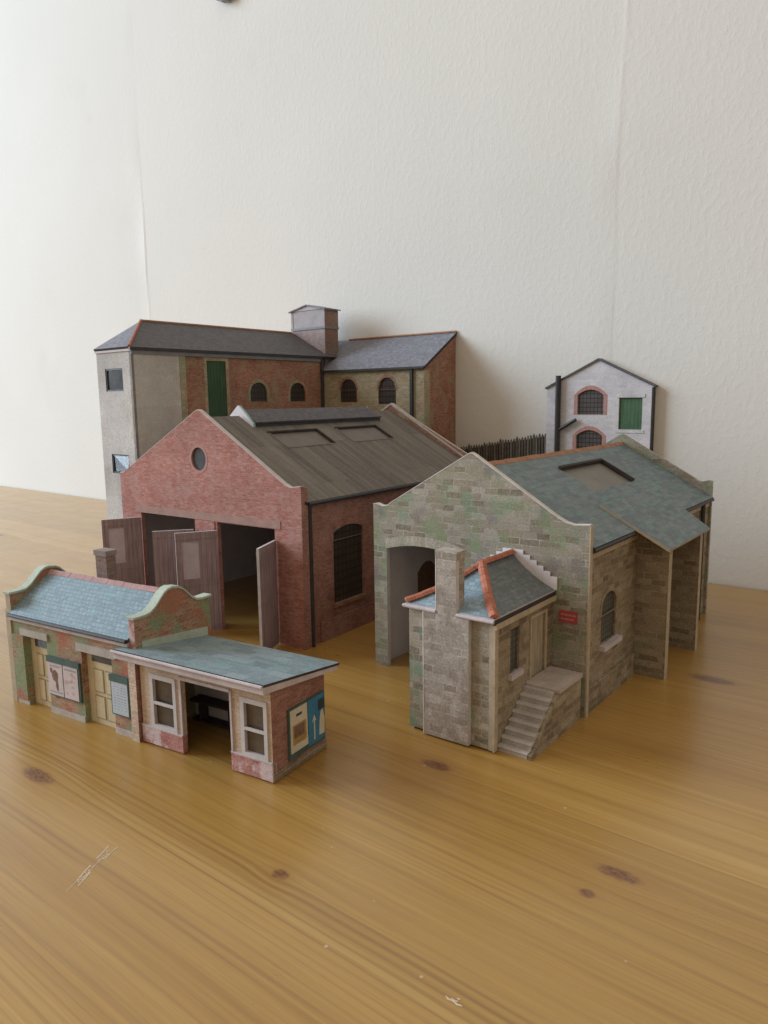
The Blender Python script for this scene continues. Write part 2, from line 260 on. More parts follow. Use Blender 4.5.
    col = t.mix(t.math('MULTIPLY', t.smooth(seam, 0.494, 0.4995), 0.35), col, (0.16, 0.075, 0.03))
    col = t.mix(t.math('MULTIPLY', halo, 0.42), col, (0.30, 0.14, 0.04))
    kn_ = kmask
    col = t.mix(t.math('MULTIPLY', kn_, 0.85), col, t.ramp(t.noise(t.scale(ob, (500, 900, 1)), 1.0, 3), [(0.38, (0.075, 0.022, 0.014)), (0.62, (0.235, 0.098, 0.04))]))
    # dust specks and scuffs in the varnish
    vo = t.n('ShaderNodeTexVoronoi', dict(feature='F1'), Vector=ob, Scale=95.0, Randomness=1.0)
    speck = t.math('MULTIPLY', t.smooth(vo.outputs[0], 0.06, 0.03), t.smooth(t.noise(ob, 23, 3), 0.50, 0.56))
    col = t.mix(t.math('MULTIPLY', speck, 0.6), col, (0.62, 0.52, 0.38))
    sc = t.noise(ob, 40, 4, 0.7)
    rough = t.math('ADD', t.math('MULTIPLY', sc, 0.28), 0.15)
    rough = t.math('ADD', rough, t.math('MULTIPLY', r3, 0.06))
    t.bump(t.math('ADD', t.math('MULTIPLY', r2, 0.6), t.math('ADD', t.math('MULTIPLY', r3, 0.4), t.math('MULTIPLY', sc, 0.6))), 0.12, 0.0004)
    t.set(t.b, 'Coat Weight', 0.4); t.set(t.b, 'Coat Roughness', 0.22)
    return t.fin(col, rough, 0.5)
M['wood'] = wood_material()

def wallpaper_material():
    t = NT('cream_textured_wallpaper'); ob = t.obj()
    f = t.noise(ob, 6, 3)
    col = t.ramp(f, [(0.3, (0.695, 0.673, 0.63)), (0.7, (0.725, 0.703, 0.66))])
    chips = t.noise(t.scale(ob, (1, 1, 0.75)), 240, 3, 0.6)
    big = t.noise(t.scale(ob, (1.3, 1, 0.35)), 60, 3, 0.55)
    h = t.math('ADD', t.math('MULTIPLY', t.smooth(chips, 0.42, 0.7), 0.7), t.math('MULTIPLY', big, 0.8))
    t.bump(h, 0.2, 0.0006)
    col = t.mix(t.math('MULTIPLY', t.smooth(t.noise(ob, 9, 4, .6), 0.58, 0.8), 0.15), col, (0.52, 0.47, 0.39))
    col = t.mix(t.math('MULTIPLY', t.smooth(t.noise(t.scale(ob, (30, 30, 60)), 1.0, 2), 0.72, 0.8), 0.12), col, (0.42, 0.38, 0.32))
    return t.fin(col, 0.85, 0.2)
M['wallpaper'] = wallpaper_material()

# ------------------------------------------------------------------ mesh builder (millimetres in, metres out)
class MB:
    def __init__(s): s.v = []; s.f = []; s.mi = []; s.sm = []
    def face(s, pts, mi=0, smooth=False):
        i = len(s.v); s.v += [V(p) for p in pts]; s.f.append(tuple(range(i, i+len(pts)))); s.mi.append(mi); s.sm.append(smooth)
    def box(s, x0, x1, y0, y1, z0, z1, mi=0, mtop=None, mfront=None, mright=None):
        p = lambda i, j, k: V(((x0, x1)[i], (y0, y1)[j], (z0, z1)[k]))
        s.face([p(0,0,0), p(1,0,0), p(1,0,1), p(0,0,1)], mi if mfront is None else mfront)
        s.face([p(1,0,0), p(1,1,0), p(1,1,1), p(1,0,1)], mi if mright is None else mright)
        s.face([p(1,1,0), p(0,1,0), p(0,1,1), p(1,1,1)], mi); s.face([p(0,1,0), p(0,0,0), p(0,0,1), p(0,1,1)], mi)
        s.face([p(0,0,1), p(1,0,1), p(1,1,1), p(0,1,1)], mi if mtop is None else mtop); s.face([p(0,1,0), p(1,1,0), p(1,0,0), p(0,0,0)], mi)
        return s
    def slab(s, poly, o, ux, uy, th, holes=(), mf=0, me=0, mb=0, mh=None):
        """flat card: outline (and openings) in a plane, extruded back by th"""
        o, ux, uy = V(o), V(ux).normalized(), V(uy).normalized(); n = ux.cross(uy)
        def area(p): return sum(p[i][0]*p[(i+1)%len(p)][1]-p[(i+1)%len(p)][0]*p[i][1] for i in range(len(p)))
        poly = list(poly); holes = [list(h) for h in holes]
        if area(poly) < 0: poly.reverse()
        for h in holes:
            if area(h) > 0: h.reverse()
        P = lambda a, d: o + ux*a[0] + uy*a[1] - n*d
        loops = [poly] + holes
        flat = [q for l in loops for q in l]
        if holes: tris = tessellate_polygon([[V((q[0], q[1], 0)) for q in l] for l in loops])
        else: tris = tessellate_polygon([[V((q[0], q[1], 0)) for q in poly]])
        for tr in tris:
            a, b, c = (flat[i] for i in tr)
            ar = (b[0]-a[0])*(c[1]-a[1])-(c[0]-a[0])*(b[1]-a[1])
            if abs(ar) < 1e-9: continue
            if ar < 0: b, c = c, b
            s.face([P(a, 0), P(b, 0), P(c, 0)], mf); s.face([P(c, th), P(b, th), P(a, th)], mb)
        for li, l in enumerate(loops):
            mi = me if li == 0 else (mf if mh is None else mh)
            for i in range(len(l)):
                a, b = l[i], l[(i+1) % len(l)]
                s.face([P(b, 0), P(a, 0), P(a, th), P(b, th)], mi)
        return s
    def tube(s, pts, r, seg=10, mi=0):
        pts = [V(p) for p in pts]; rings = []
        for i, p in enumerate(pts):
            d = (pts[min(i+1, len(pts)-1)] - pts[max(i-1, 0)]).normalized()
            a = d.cross(V((0, 0, 1))) if abs(d.z) < 0.9 else d.cross(V((1, 0, 0)))
            a.normalize(); b = d.cross(a)
            rings.append([p + a*(r*math.cos(2*math.pi*k/seg)) + b*(r*math.sin(2*math.pi*k/seg)) for k in range(seg)])
        for q, w in zip(rings, rings[1:]):
            for k in range(seg): s.face([q[k], w[k], w[(k+1) % seg], q[(k+1) % seg]], mi, True)
        s.face(rings[0], mi); s.face(list(reversed(rings[-1])), mi)
        return s
    def build(s, name, mats, parent=None, jit=0.0):
        if not isinstance(mats, (list, tuple)): mats = [mats]
        me = bpy.data.meshes.new(name)
        me.from_pydata([tuple(p*MM) for p in s.v], [], s.f)
        for m in mats: me.materials.append(M[m])
        for p, mi, sm in zip(me.polygons, s.mi, s.sm): p.material_index = mi; p.use_smooth = sm
        uvl = me.uv_layers.new(name='UVMap')
        for p in me.polygons:
            n = p.normal
            t = V((1, 0, 0)) if abs(n.z) > 0.97 else V((0, 0, 1)).cross(n).normalized()
            b = n.cross(t)
            for li in p.loop_indices:
                co = me.vertices[me.loops[li].vertex_index].co
                uvl.data[li].uv = (co.dot(t), co.dot(b))
        me.validate()
        o = bpy.data.objects.new(name, me); C.objects.link(o)
        if parent: o.parent = parent
        return o

def thing(name, loc, yaw, label, cat, group=None):
    o = bpy.data.objects.new(name, None); C.objects.link(o); o.empty_display_size = 0.02
    o.location = loc; o.rotation_euler = (0, 0, yaw); o['label'] = label; o['category'] = cat
    if group: o['group'] = group
    return o
def tag(o, label=None, cat=None, kind=None):
    if label: o['label'] = label
    if cat: o['category'] = cat
    if kind: o['kind'] = kind
    return o

X, Y, Z = V((1, 0, 0)), V((0, 1, 0)), V((0, 0, 1))
def rect(x0, x1, z0, z1): return [(x0, z0), (x1, z0), (x1, z1), (x0, z1)]
def arch(x0, x1, z0, zs, zt, n=10):
    """opening with a segmental head: springing zs, crown zt"""
    h = (x1-x0)/2; c = (x0+x1)/2; pts = [(x0, z0), (x1, z0)]
    for i in range(n+1):
        a = -1 + 2*i/n
        pts.append((c - h*a*1.0, zs + (zt-zs)*math.sqrt(max(0, 1-a*a)) if (zt-zs) > .6*h else zs + (zt-zs)*(1-a*a)))
    return pts
def band(x0, x1, z0, zs, zt, w, n=12):
    """strip that frames an arched opening"""
    out = arch(x0-w, x1+w, z0, zs, zt+w, n); inn = arch(x0, x1, z0+.0, zs, zt, n)
    return out, inn

# ================================================================== table and wall
def at_wall(o): o.location = wall_pt(0, 0, 0); o.rotation_euler = (0, 0, WY); return o

# the table: object coordinates are (along the wall, away from the wall) so the grain follows the wall
def make_table():
    me = bpy.data.meshes.new('table_top')
    L0, L1, D = -1.15, 0.95, 1.0
    prof = [(0.0015, -0.028), (0.0015, 0.0), (D-0.006, 0.0), (D-0.002, -0.0015), (D, -0.006), (D, -0.022), (D-0.006, -0.028)]
    vs = [(L0, n, z) for n, z in prof] + [(L1, n, z) for n, z in prof]; k = len(prof); fs = []
    for i in range(k): fs.append((i, (i+1) % k, k+(i+1) % k, k+i))
    fs += [tuple(range(k-1, -1, -1)), tuple(range(k, 2*k))]
    me.from_pydata(vs, [], fs); me.materials.append(M['wood'])
    o = bpy.data.objects.new('table_top', me); C.objects.link(o)
    o.matrix_world = Matrix(((math.cos(WY), math.sin(WY), 0, 0), (math.sin(WY), -math.cos(WY), 0, WD), (0, 0, 1, 0), (0, 0, 0, 1)))
    # mirrored frame: turn it into a proper rotation by flipping the mesh instead
    me.transform(o.matrix_world); 
    inv = Matrix.Translation((0, WD, 0)) @ Matrix.Rotation(WY, 4, 'Z')
    me.transform(inv.inverted()); o.matrix_world = inv
    me.flip_normals()
    return tag(o, kind='structure')
table = make_table()
# in that frame y = -n, so feed the wood the mirrored coordinate
_t = M['wood'].node_tree
for nd in _t.nodes:
    if nd.type == 'TEX_COORD':
        outs = [l.to_socket for l in nd.outputs['Object'].links]
        mp = _t.nodes.new('ShaderNodeMapping'); mp.inputs['Scale'].default_value = (1, -1, 1)
        for so in outs: _t.links.new(mp.outputs[0], so)
        _t.links.new(nd.outputs['Object'], mp.inputs[0])

def make_wall():
    """papered wall: a real sheet with two raised lapped seams"""
    us = []
    u = -1.9
    fine = [(-0.378, -0.345), (0.203, 0.231)]
    while u < 1.3:
        us.append(u)
        u += 0.0007 if any(a <= u < b for a, b in fine) else 0.02
    zs = [-0.8 + 0.02*i for i in range(96)]
    def h(u, z):
        d = 0.0
        for c0, sl, amp, w in ((-0.3575, -0.0235, 0.0007, 0.0022), (0.2150, 0.022, 0.00034, 0.0019)):
            c = c0 + sl*(z-0.25) + 0.0011*math.sin(z*31+c0*9) + 0.0006*math.sin(z*83)
            e = (u-c)/w; d += amp*math.exp(-e*e)*(0.75+0.35*math.sin(z*47+c0)) + (0.00006*(1+math.tanh((u-c)/0.0012)) if u-c < 0.02 else 0.00012*max(0, 1-(u-c-0.02)/0.2))
        return d
    vs = [(u, -h(u, z), z) for u in us for z in zs]; k = len(zs)
    fs = [(i*k+j, (i+1)*k+j, (i+1)*k+j+1, i*k+j+1) for i in range(len(us)-1) for j in range(k-1)]
    me = bpy.data.meshes.new('wall'); me.from_pydata(vs, [], fs); me.materials.append(M['wallpaper'])
    for p in me.polygons: p.use_smooth = True
    o = bpy.data.objects.new('wall', me); C.objects.link(o); at_wall(o)
    return tag(o, kind='structure')
make_wall()

# ================================================================== station building (front left)
def station():
    T = thing('station_building', (-0.16468, 0.31465, 0), -0.54419, 'low card station building with blue slate roof, two notice boards and an open waiting shelter', 'model building')
    # --- booking office block
    d1, d2 = (10.2, 25.0), (47.6, 66.0)
    m = MB()
    m.slab([(1.5, 0), (d1[0], 0), (d1[0], 31.4), (d1[1], 31.4), (d1[1], 0), (d2[0], 0), (d2[0], 30.8), (d2[1], 30.8), (d2[1], 0), (77.5, 0), (77.5, 40), (1.5, 40)], (0, 0, 0), X, Z, 2.6, me=0)
    m.box(1.5, 77.5, 38, 40, 0, 40)
    m.build('wall', ['brick_mossy'], T)
    m = MB()
    for a, b in ((25.0, 47.6), (66.0, 77.0)): m.box(a+.15, b-.15, -0.45, 0, 0, 2.4)
    m.box(2.0, 10.1, -0.5, 0, 0, 2.0)
    m.build('plinth', ['lintel'], T)
    for a, b, z0, z1 in ((7.6, 26.4, 31.6, 34.5), (45.2, 68.9, 30.9, 34.2)):
        MB().box(a, b, -0.7, 0.3, z0, z1).build('lintel', ['lintel'], T)
    for (a, b) in (d1, d2):
        w = b-a
        m = MB(); m.box(a-.2, b+.2, 2.5, 3.4, 0, 31.5)
        # raised panels with dark outlines on a four-panel double door
        for c0, c1 in ((a+3.8, a+3.8+(w-5)/2-.6), (a+3.8+(w-5)/2+.4, b-.9)):
            for z0, z1 in ((2.2, 12.2), (13.6, 23.6)):
                m.box(c0, c1, 2.32, 2.5, z0, z1, 1); m.box(c0+.45, c1-.45, 2.2, 2.32, z0+.45, z1-.45, 0)
        D = m.build('door', ['door_cream', 'door_line'], T)
        MB().box(a+3.4, b-.6, 2.2, 2.5, 26.6, 31).build('fanlight', ['glass_dark'], D)
    # --- parapet gables with swept tops
    half = [(0, 48.6), (4.5, 48.5), (7.6, 48.9), (10.3, 50.6), (12.8, 53.0), (15.2, 55.2), (17.2, 56.3), (19.5, 56.6)]
    out = half + [(40.2-a, b-.3) for a, b in reversed(half)]
    full = out
    for x0, x1, mats in ((-1.6, 1.6, ['brick_mossy', 'edge_cream']), (77.3, 80.6, ['brick_mossy', 'brick_base'])):
        m = MB(); out = full if x0 > 0 else full[:-2]
        m.slab([(a, b) for a, b in out] + [(40.2, 0), (0, 0)], (x1, 0, 0), Y, Z, x1-x0, mf=0, me=1, mb=0)
        yb = out[-1][0]; P = m.build('parapet_wall', mats, T)
        m = MB()
        cop = [(a, b+.05) for a, b in out]; top = [(a, b+.95) for a, b in out]
        cop[0] = (-.7, cop[0][1]); top[0] = (-.7, top[0][1]); cop[-1] = (yb+.7, cop[-1][1]); top[-1] = (yb+.7, top[-1][1])
        m.slab(cop + list(reversed(top)), (x1+.55, 0, 0), Y, Z, x1-x0+1.1)
        m.build('coping', ['coping'], P)
    # cream quoin strip on the front edge of the left parapet and brick pilasters
    MB().box(-1.7, 1.4, -0.6, -0.02, 0, 41).build('quoin_strip', ['edge_cream'], T)
    MB().box(2.0, 10.0, -1.0, -0.02, 2.0, 31.2).build('pilaster', ['brick_mossy'], T)
    MB().box(77.4, 81.4, -1.6, 2.4, 0, 32.4, mright=1).build('pilaster', ['brick_cream', 'brick_red'], T)
    # --- slate roof, ridge, gutter
    zr = 55.0
    R = MB(); sl = V((0, 21.7, zr-40.2)); L = sl.length
    R.slab(rect(1.6, 77.3, 0, L), (0, -1.4, 40.2), X, sl, 0.8, me=1)
    R.slab(rect(-77.3, -1.6, 0, L), (0, 42.0, 40.2), -X, V((0, -21.7, zr-40.2)), 0.8, me=1)
    R.build('slate_roof', ['slate_blue', 'black'], T)
    m = MB()
    for k in range(15):
        a = 1.7 + 75.6*k/15
        m.slab([(-1.7, zr-1.0), (0, zr+.75), (1.7, zr-1.0), (1.5, zr-1.6), (0, zr+.1), (-1.5, zr-1.6)], (a+5.0, 20.3, random.uniform(-.15, .15)), Y, Z, 4.95)
    m.build('ridge_tile', ['ridge_pink'], T)
    m = MB(); m.tube([(1.7, -1.6, 39.9), (77.2, -1.6, 39.9)], 0.85, 8); g_ = m.build('gutter', ['black'], T)
    MB().box(1.7, 77.2, -1.2, 0.0, 37.6, 39.0).build('eaves_board', ['lilac_trim'], T)
    # --- chimney at the back
    m = MB(); m.box(25.9, 33.0, 26.5, 31.6, 40, 63.4); CH = m.build('chimney', ['turret_side'], T)
    MB().box(25.4, 33.5, 26.0, 32.1, 63.4, 65.8).build('chimney_cap', ['cap_brown'], CH)
    # --- notice boards
    def blob(m, cx, cz, rx, rz, y, mi, n=9):
        pts = [(cx+rx*math.cos(6.283*k/n)*random.uniform(.7, 1.15), cz+rz*math.sin(6.283*k/n)*random.uniform(.7, 1.15)) for k in range(n)]
        m.slab(pts, (0, y, 0), X, Z, .08, mf=mi, me=mi, mb=mi)
    B = MB().box(25.9, 46.6, -0.9, -0.02, 8.3, 25.4).build('notice_board', ['board_green'], T)
    tag(B, 'wide notice board with two posters under a dark green bar')
    MB().box(25.7, 46.9, -1.4, -0.9, 23.2, 25.7).build('header_bar', ['board_green'], B)
    m = MB().box(26.0, 35.6, -1.1, -0.9, 8.9, 23.0); blob(m, 30.6, 17.2, 2.6, 2.6, -1.12, 1); blob(m, 31.8, 13.5, 1.1, 2.8, -1.12, 1); blob(m, 28.4, 19.6, 1.0, 1.3, -1.12, 1)
    m.box(26.8, 34.8, -1.16, -1.1, 10.0, 10.5, 2); m.box(27.5, 34, -1.16, -1.1, 21.3, 21.9, 2)
    m.build('poster', ['paper_pink', 'ink_brown', 'ink_grey'], B)
    m = MB().box(36.2, 45.4, -1.1, -0.9, 8.9, 23.0)
    for _ in range(9): blob(m, random.uniform(38, 43.8), random.uniform(11, 20.5), random.uniform(.5, 1.5), random.uniform(.4, 1.1), -1.12, 1)
    m.box(37, 44.6, -1.16, -1.1, 21.2, 21.9, 2)
    m.build('poster', ['paper_pink', 'ink_pink', 'ink_grey'], B)
    B = MB().box(65.9, 76.4, -1.2, -0.02, 8.4, 24.8).build('notice_board', ['board_green'], T)
    tag(B, 'narrow notice board with one pale blue timetable')
    MB().box(65.7, 76.7, -1.7, -1.2, 22.4, 25.0).build('header_bar', ['board_green'], B)
    m = MB().box(66.6, 75.8, -1.4, -1.2, 9.0, 22.2)
    for k in range(9):
        z = 11+k*1.15
        for q in range(4): m.box(67.6+q*2.0, 67.6+q*2.0+random.uniform(.7, 1.6), -1.44, -1.4, z, z+.22, 1)
    m.build('poster', ['paper_blue', 'ink_grey'], B)
    # --- open waiting shelter: roof slopes down to the back
    zt = lambda y: 38.2 - 0.142*(y+6.2)
    D = 30.7
    m = MB()
    wins = [(87.6, 101.3), (133.0, 145.0)]
    hol = [rect(a+1.7, b-1.5, 8.9, 27.4) for a, b in wins]
    m.slab([(82.2, 7.2), (103.9, 7.2), (103.9, 29.6), (128.6, 29.6), (128.6, 7.2), (146.6, 7.2), (146.6, 34.4), (82.2, 34.4)], (0, 0, 0), X, Z, 2.0, holes=hol, mh=1)
    m.build('front_wall', ['brick_cream', 'lilac_trim'], T)
    for a, b in ((82.2, 103.9), (128.0, 146.7)):
        MB().box(a, b, -0.5, 1.9, 0.6, 7.1, mright=0).build('base_panel', ['brick_base'], T)
        MB().box(a, b, -0.75, 0.6, 7.1, 7.7).build('sill', ['lilac_trim'], T)
    m = MB().slab([(0.02, 0), (D, 0), (D, zt(D)-2.6), (0.02, zt(0)-2.6)], (146.7, 0, 0), Y, Z, 2.0, mb=1)
    E = m.build('end_wall', ['brick_red', 'grey_card'], T)
    MB().box(146.5, 147.2, 0, D+.2, 0.6, 3.2).build('plinth', ['stone_brown'], E)
    MB().box(80.8, 144.7, D-2, D, 0, zt(D)-2.8).build('back_wall', ['grey_card'], T)
    for a, b in wins:
        m = MB(); m.slab(rect(a, b, 7.7, 29.0), (0, -0.55, 0), X, Z, .55, holes=[rect(a+1.7, b-1.5, 9.0, 17.2), rect(a+1.7, b-1.5, 18.3, 27.2)])
        Wn = m.build('window', ['white_trim'], T)
        m = MB(); m.box(a+1.5, b-1.3, 0.9, 1.0, 8.8, 27.4); gl = m.build('pane', ['glass_brown'], Wn)
    m = MB(); m.box(103.7, 128.7, -0.6, -0.02, 29.4, 30.6); m.box(103.4, 104.3, -0.6, -0.02, 7.7, 30.6); m.box(128.2, 129.0, -0.6, -0.02, 7.7, 30.6)
    m.build('door_frame', ['lilac_trim'], T)
    m = MB(); m.box(84, 143, D-8, D-2.2, 8.6, 9.6); m.box(84, 143, D-7, D-2.4, 0, 1.0)
    for q in (88, 104, 121, 139): m.box(q, q+1, D-7, D-2.6, 0, 8.6)
    m.build('bench', ['dark'], T)
    # flat sloping roof with pale fascia
    v = V((0, 43.6, zt(37.4)-zt(-6.2)))
    m = MB(); m.slab(rect(75.4, 149.2, 0, v.length), (0, -6.2, zt(-6.2)), X, v, 0.9, me=1)
    # keep clear of the parapet behind: the strip left of it only reaches the front wall
    m = MB()
    pl = [(80.7, 0), (149.2, 0), (149.2, v.length), (80.7, v.length)]
    m.slab([(75.4, 0), (149.2, 0), (149.2, v.length), (80.7, v.length), (80.7, 4.2), (75.4, 4.2)], (0, -6.2, zt(-6.2)), X, v, 0.9, me=1)
    R = m.build('canopy_roof', ['slate_teal', 'dark'], T)
    m = MB(); m.box(75.2, 149.0, -6.4, -5.4, zt(-6.2)-3.5, zt(-6.2)-1.0); m.build('fascia', ['lilac_trim'], R)
    m = MB(); m.tube([(75.0, -6.9, zt(-6.2)-.7), (149, -6.9, zt(-6.2)-.7)], .62, 8); m.build('gutter_edge', ['lilac_trim'], R)
    m = MB(); m.slab([(-5.3, zt(-5.3)-1.0), (36.5, zt(36.5)-1.0), (36.5, zt(36.5)-2.6), (-5.3, zt(-5.3)-3.4)], (149.0, 0, 0), Y, Z, 1.0); m.build('side_fascia', ['lilac_trim'], R)
    m = MB(); m.box(80.7, 146, -5.3, 0, zt(0)-3.4, zt(0)-2.6); m.build('soffit', ['edge_cream'], R)
    m = MB(); m.slab([(3, zt(3)+.02), (38, zt(38)+.02), (38, zt(38)+3.8), (3, zt(3)+2.6)], (80.95, 0, 0), Y, Z, .3); m.build('flashing', ['coping'], T)
    # posters on the end wall
    B = MB().box(146.75, 147.5, 8.2, 29.6, 4.6, 23.4).build('poster_board', ['board_green'], T)
    def end(m, y0, y1, z0, z1, x, mi): m.box(147.4, x, y0, y1, z0, z1, mi)
    m = MB(); end(m, 8.9, 18.6, 7.0, 22.8, 147.7, 0); end(m, 10.0, 17.8, 9.6, 17.0, 147.78, 1); end(m, 10.8, 16.6, 12, 16.4, 147.84, 2); end(m, 12.2, 15.4, 19.8, 20.7, 147.78, 3)
    m.slab([(8.9, 7), (18.6, 7), (18.6, 10.2), (14, 8.4), (10, 9.2)], (147.86, 0, 0), Y, Z, .1, mf=0, me=0)
    m.build('poster', ['paper_cream', 'ink_tan', 'ink_brown', 'ink_navy'], B)
    m = MB(); end(m, 19.2, 29.0, 5.6, 23.0, 147.7, 0); end(m, 25.2, 29.0, 17.2, 21.2, 147.78, 2)
    m.slab([(22.2, 7), (22.9, 7), (22.9, 14.6), (23.9, 13.8), (22.55, 16.6), (21.2, 13.8), (22.2, 14.6)], (147.85, 0, 0), Y, Z, .1, mf=1, me=1)
    m.slab([(25.4, 7.6), (28.6, 7.4), (28.9, 13.4), (27.8, 17.0), (26.6, 16.6), (25.7, 13.2)], (147.85, 0, 0), Y, Z, .1, mf=1, me=1)
    m.build('poster', ['ink_blue', 'paper_cream', 'ink_navy'], B)
station()

# ================================================================== engine shed (red brick, middle left)
def engine_shed():
    T = thing('engine_shed', (-0.16479, 0.46312, 0), -0.61887, 'two-road red brick card engine shed with pink gable, round window and open purple doors', 'model building')
    W, L, HE, HA = 150.0, 192.5, 86.6, 125.6
    out = [(0, 0), (W, 0), (W, HE), (143, 85.6), (139, 87.2), (77, HA-.6), (75, HA), (73, HA-.6), (6, 88.6), (3, 87), (0, 86.9)]
    circ = [(73.8+6.1*math.cos(6.2832*k/28), 98.1+6.6*math.sin(6.2832*k/28)) for k in range(28)]
    base = [(0, 0), (18.6, 0), (18.6, 63.3), (67.8, 63.3), (67.8, 0), (86.7, 0), (86.7, 63.0), (131, 63.0), (131, 0)] + out[1:]
    m = MB().slab(base, (0, 0, 0), X, Z, 2.6, holes=[circ], mf=0, me=0, mb=2, mh=0)
    G = m.build('gable_wall', ['brick_pink', 'edge', 'grey_card'], T)
    MB().slab([(73.8+6.3*math.cos(6.2832*k/28), 98.1+6.8*math.sin(6.2832*k/28)) for k in range(28)], (0, 1.2, 0), X, Z, .5).build('round_window', ['glass_blue'], G)
    MB().slab(out[2:] + [(a, b+.35) for a, b in reversed(out[2:])], (0, -.05, 0), X, Z, 2.7).build('coping', ['edge'], G)
    ring = [(73.8+7.6*math.cos(6.2832*k/28), 98.1+8.2*math.sin(6.2832*k/28)) for k in range(28)]
    MB().slab(ring, (0, -0.12, 0), X, Z, .1, holes=[circ]).build('window_ring', ['brick_pink_pale'], G)
    MB().box(14.5, 135.5, -0.3, 0.4, 63.4, 67.6).build('lintel', ['lintel_worn'], G)
    m = MB().slab(out, (W, L, 0), -X, Z, 2.6, mf=0, me=1, mb=0)
    G2 = m.build('gable_wall', ['brick_wh', 'lintel'], T)
    # coping strip that sits on the slope of the far gable, seen from above
    for sx in (0, 1):
        pts = [(75, HA+.1), (139, 87.3), (143, 85.8), (W, HE+.1), (W, HE+1.3), (142.6, 87.1), (139.4, 88.6), (75, HA+1.5)]
        if sx: pts = [(W-a, b) for a, b in pts]
        MB().slab(pts, (0, L-3.2, 0), X, Z, 4.0).build('coping', ['lintel'], G2)
    # pilaster return at the right corner
    MB().box(150.02, 150.5, -.05, 5.0, 0, 85.9).build('corner_strip', ['brick_red'], T)
    MB().box(145.6, 150.4, 2.7, 5.0, 0, 84.4).build('pilaster', ['brick_red'], T)
    win = arch(27, 53.8, 18.6, 58.6, 61.4)
    m = MB().slab(rect(5.2, L-2.7, 0, 77.6), (148.8, 0, 0), Y, Z, 2.0, holes=[win, arch(78, 104.8, 18.6, 58.6, 61.4), arch(129, 155.8, 18.6, 58.6, 61.4)], mf=0, me=0, mb=1, mh=0)
    m.build('side_wall', ['brick_red', 'grey_card'], T)
    m = MB().slab(rect(-(L-2.7), -2.7, 0, 77.6), (1.2, 0, 0), -Y, Z, 2.0, mf=0, mb=1)
    m.build('side_wall', ['brick_red', 'grey_card'], T)
    m = MB().box(147.5, 149.9, 14, L-6, 0, 11.4); m.build('plinth', ['brick_red'], T)
    for y0 in (27, 78, 129):
        Wn = MB().slab(arch(y0-.3, y0+27.1, 18.3, 58.8, 61.6), (147.7, 0, 0), Y, Z, .4).build('window', ['lattice'], T)
        MB().box(147.9, 150.0, y0-1.2, y0+28, 16.6, 18.5).build('sill', ['brick_wh'], Wn)
        o_, i_ = band(y0, y0+26.8, 54.0, 58.6, 61.4, 2.4)
        MB().slab(o_, (149.0, 0, 0), Y, Z, .18, holes=[[(a, b) for a, b in arch(y0-.02, y0+26.82, 54.3, 58.6, 61.4)]]).build('arch_head', ['brick_red'], Wn)
    # roof
    ez, rz = 79.2, 121.6
    sl = V((-(151.5-75), 0, rz-ez+.8)); Ls = sl.length
    def strip(x): return (151.5-x)/(151.5-75)*Ls
    hol = [rect(38.2, 80.4, strip(107.3), strip(93)), rect(101, 144.0, strip(107.3), strip(93))]
    m = MB().slab(rect(2.6, L-2.6, 0, Ls), (151.5, 0, ez-.8), Y, sl, 1.5, holes=hol, mf=0, me=1, mb=1, mh=1)
    m.slab(rect(-(L-2.6), -2.6, 0, Ls), (-1.5, 0, ez-.8), -Y, V((76.5, 0, rz-ez+.8)), 1.5, mf=0, me=1, mb=1)
    R = m.build('roof', ['roof_shed', 'dark'], T)
    nrm = Y.cross(sl.normalized())
    for h in hol:
        o = V((151.5, 0, ez-.8)) - nrm*.85
        a = MB().slab([(h[0][0]-.6, h[0][1]-.6), (h[1][0]+.6, h[1][1]-.6), (h[2][0]+.6, h[2][1]+.6), (h[3][0]-.6, h[3][1]+.6)], o, Y, sl, .3).build('skylight', ['skylight'], T)
        fr = [(h[0][0]-1.3, h[0][1]-1.0), (h[1][0]+1.3, h[1][1]-1.0), (h[2][0]+1.3, h[2][1]+1.3), (h[3][0]-1.3, h[3][1]+1.3)]
        MB().slab(fr, V((151.5, 0, ez-.8)) + nrm*.25, Y, sl, .25, holes=[h]).build('frame', ['roof_shed'], a)
        MB().slab([(h[3][0]-1.4, h[3][1]), (h[2][0]+1.4, h[2][1]), (h[2][0]+1.4, h[2][1]+1.1), (h[3][0]-1.4, h[3][1]+1.1)], V((151.5, 0, ez-.8)) + nrm*.7, Y, sl, .6).slab([(h[1][0], h[1][1]), (h[1][0]+1.4, h[1][1]), (h[1][0]+1.4, h[2][1]), (h[1][0], h[2][1])], V((151.5, 0, ez-.8)) + nrm*.7, Y, sl, .6).build('flashing', ['dark'], a)  # dark strips on two edges draw the shadow of the sunk skylight
    for gx in (151.6, -1.6): MB().tube([(gx, 4.5, ez-2.0), (gx, L-3, ez-2.0)], 1.0, 8).build('gutter', ['black'], T)
    MB().tube([(150.6, 6.2, ez-2.2), (150.6, 6.2, 0.4)], 1.1, 10).build('downpipe', ['black'], T)
    # ridge ventilator
    vg = [(62.6, 114.6), (86.9, 114.6), (86.9, 117.2), (75.6, 127.6), (74.4, 127.6), (62.6, 117.2)]
    m = MB().slab(vg, (0, 31, 0), X, Z, 1.8, me=1); m.slab([(a, b-2.6 if b > 116 else b) for a, b in vg], (0, 157.5, 0), X, Z, 1.4, me=1); m.slab(rect(32.8, 159, 113, 117.6), (86.0, 0, 0), Y, Z, 1); m.slab(rect(-159, -32.8, 113, 117.6), (64, 0, 0), -Y, Z, 1)
    VN = m.build('ridge_ventilator', ['flash', 'verdigris'], T)
    m = MB()
    for k in range(3): m.box(86.02, 86.9, 33, 159, 114.0+k*1.25, 114.55+k*1.25)
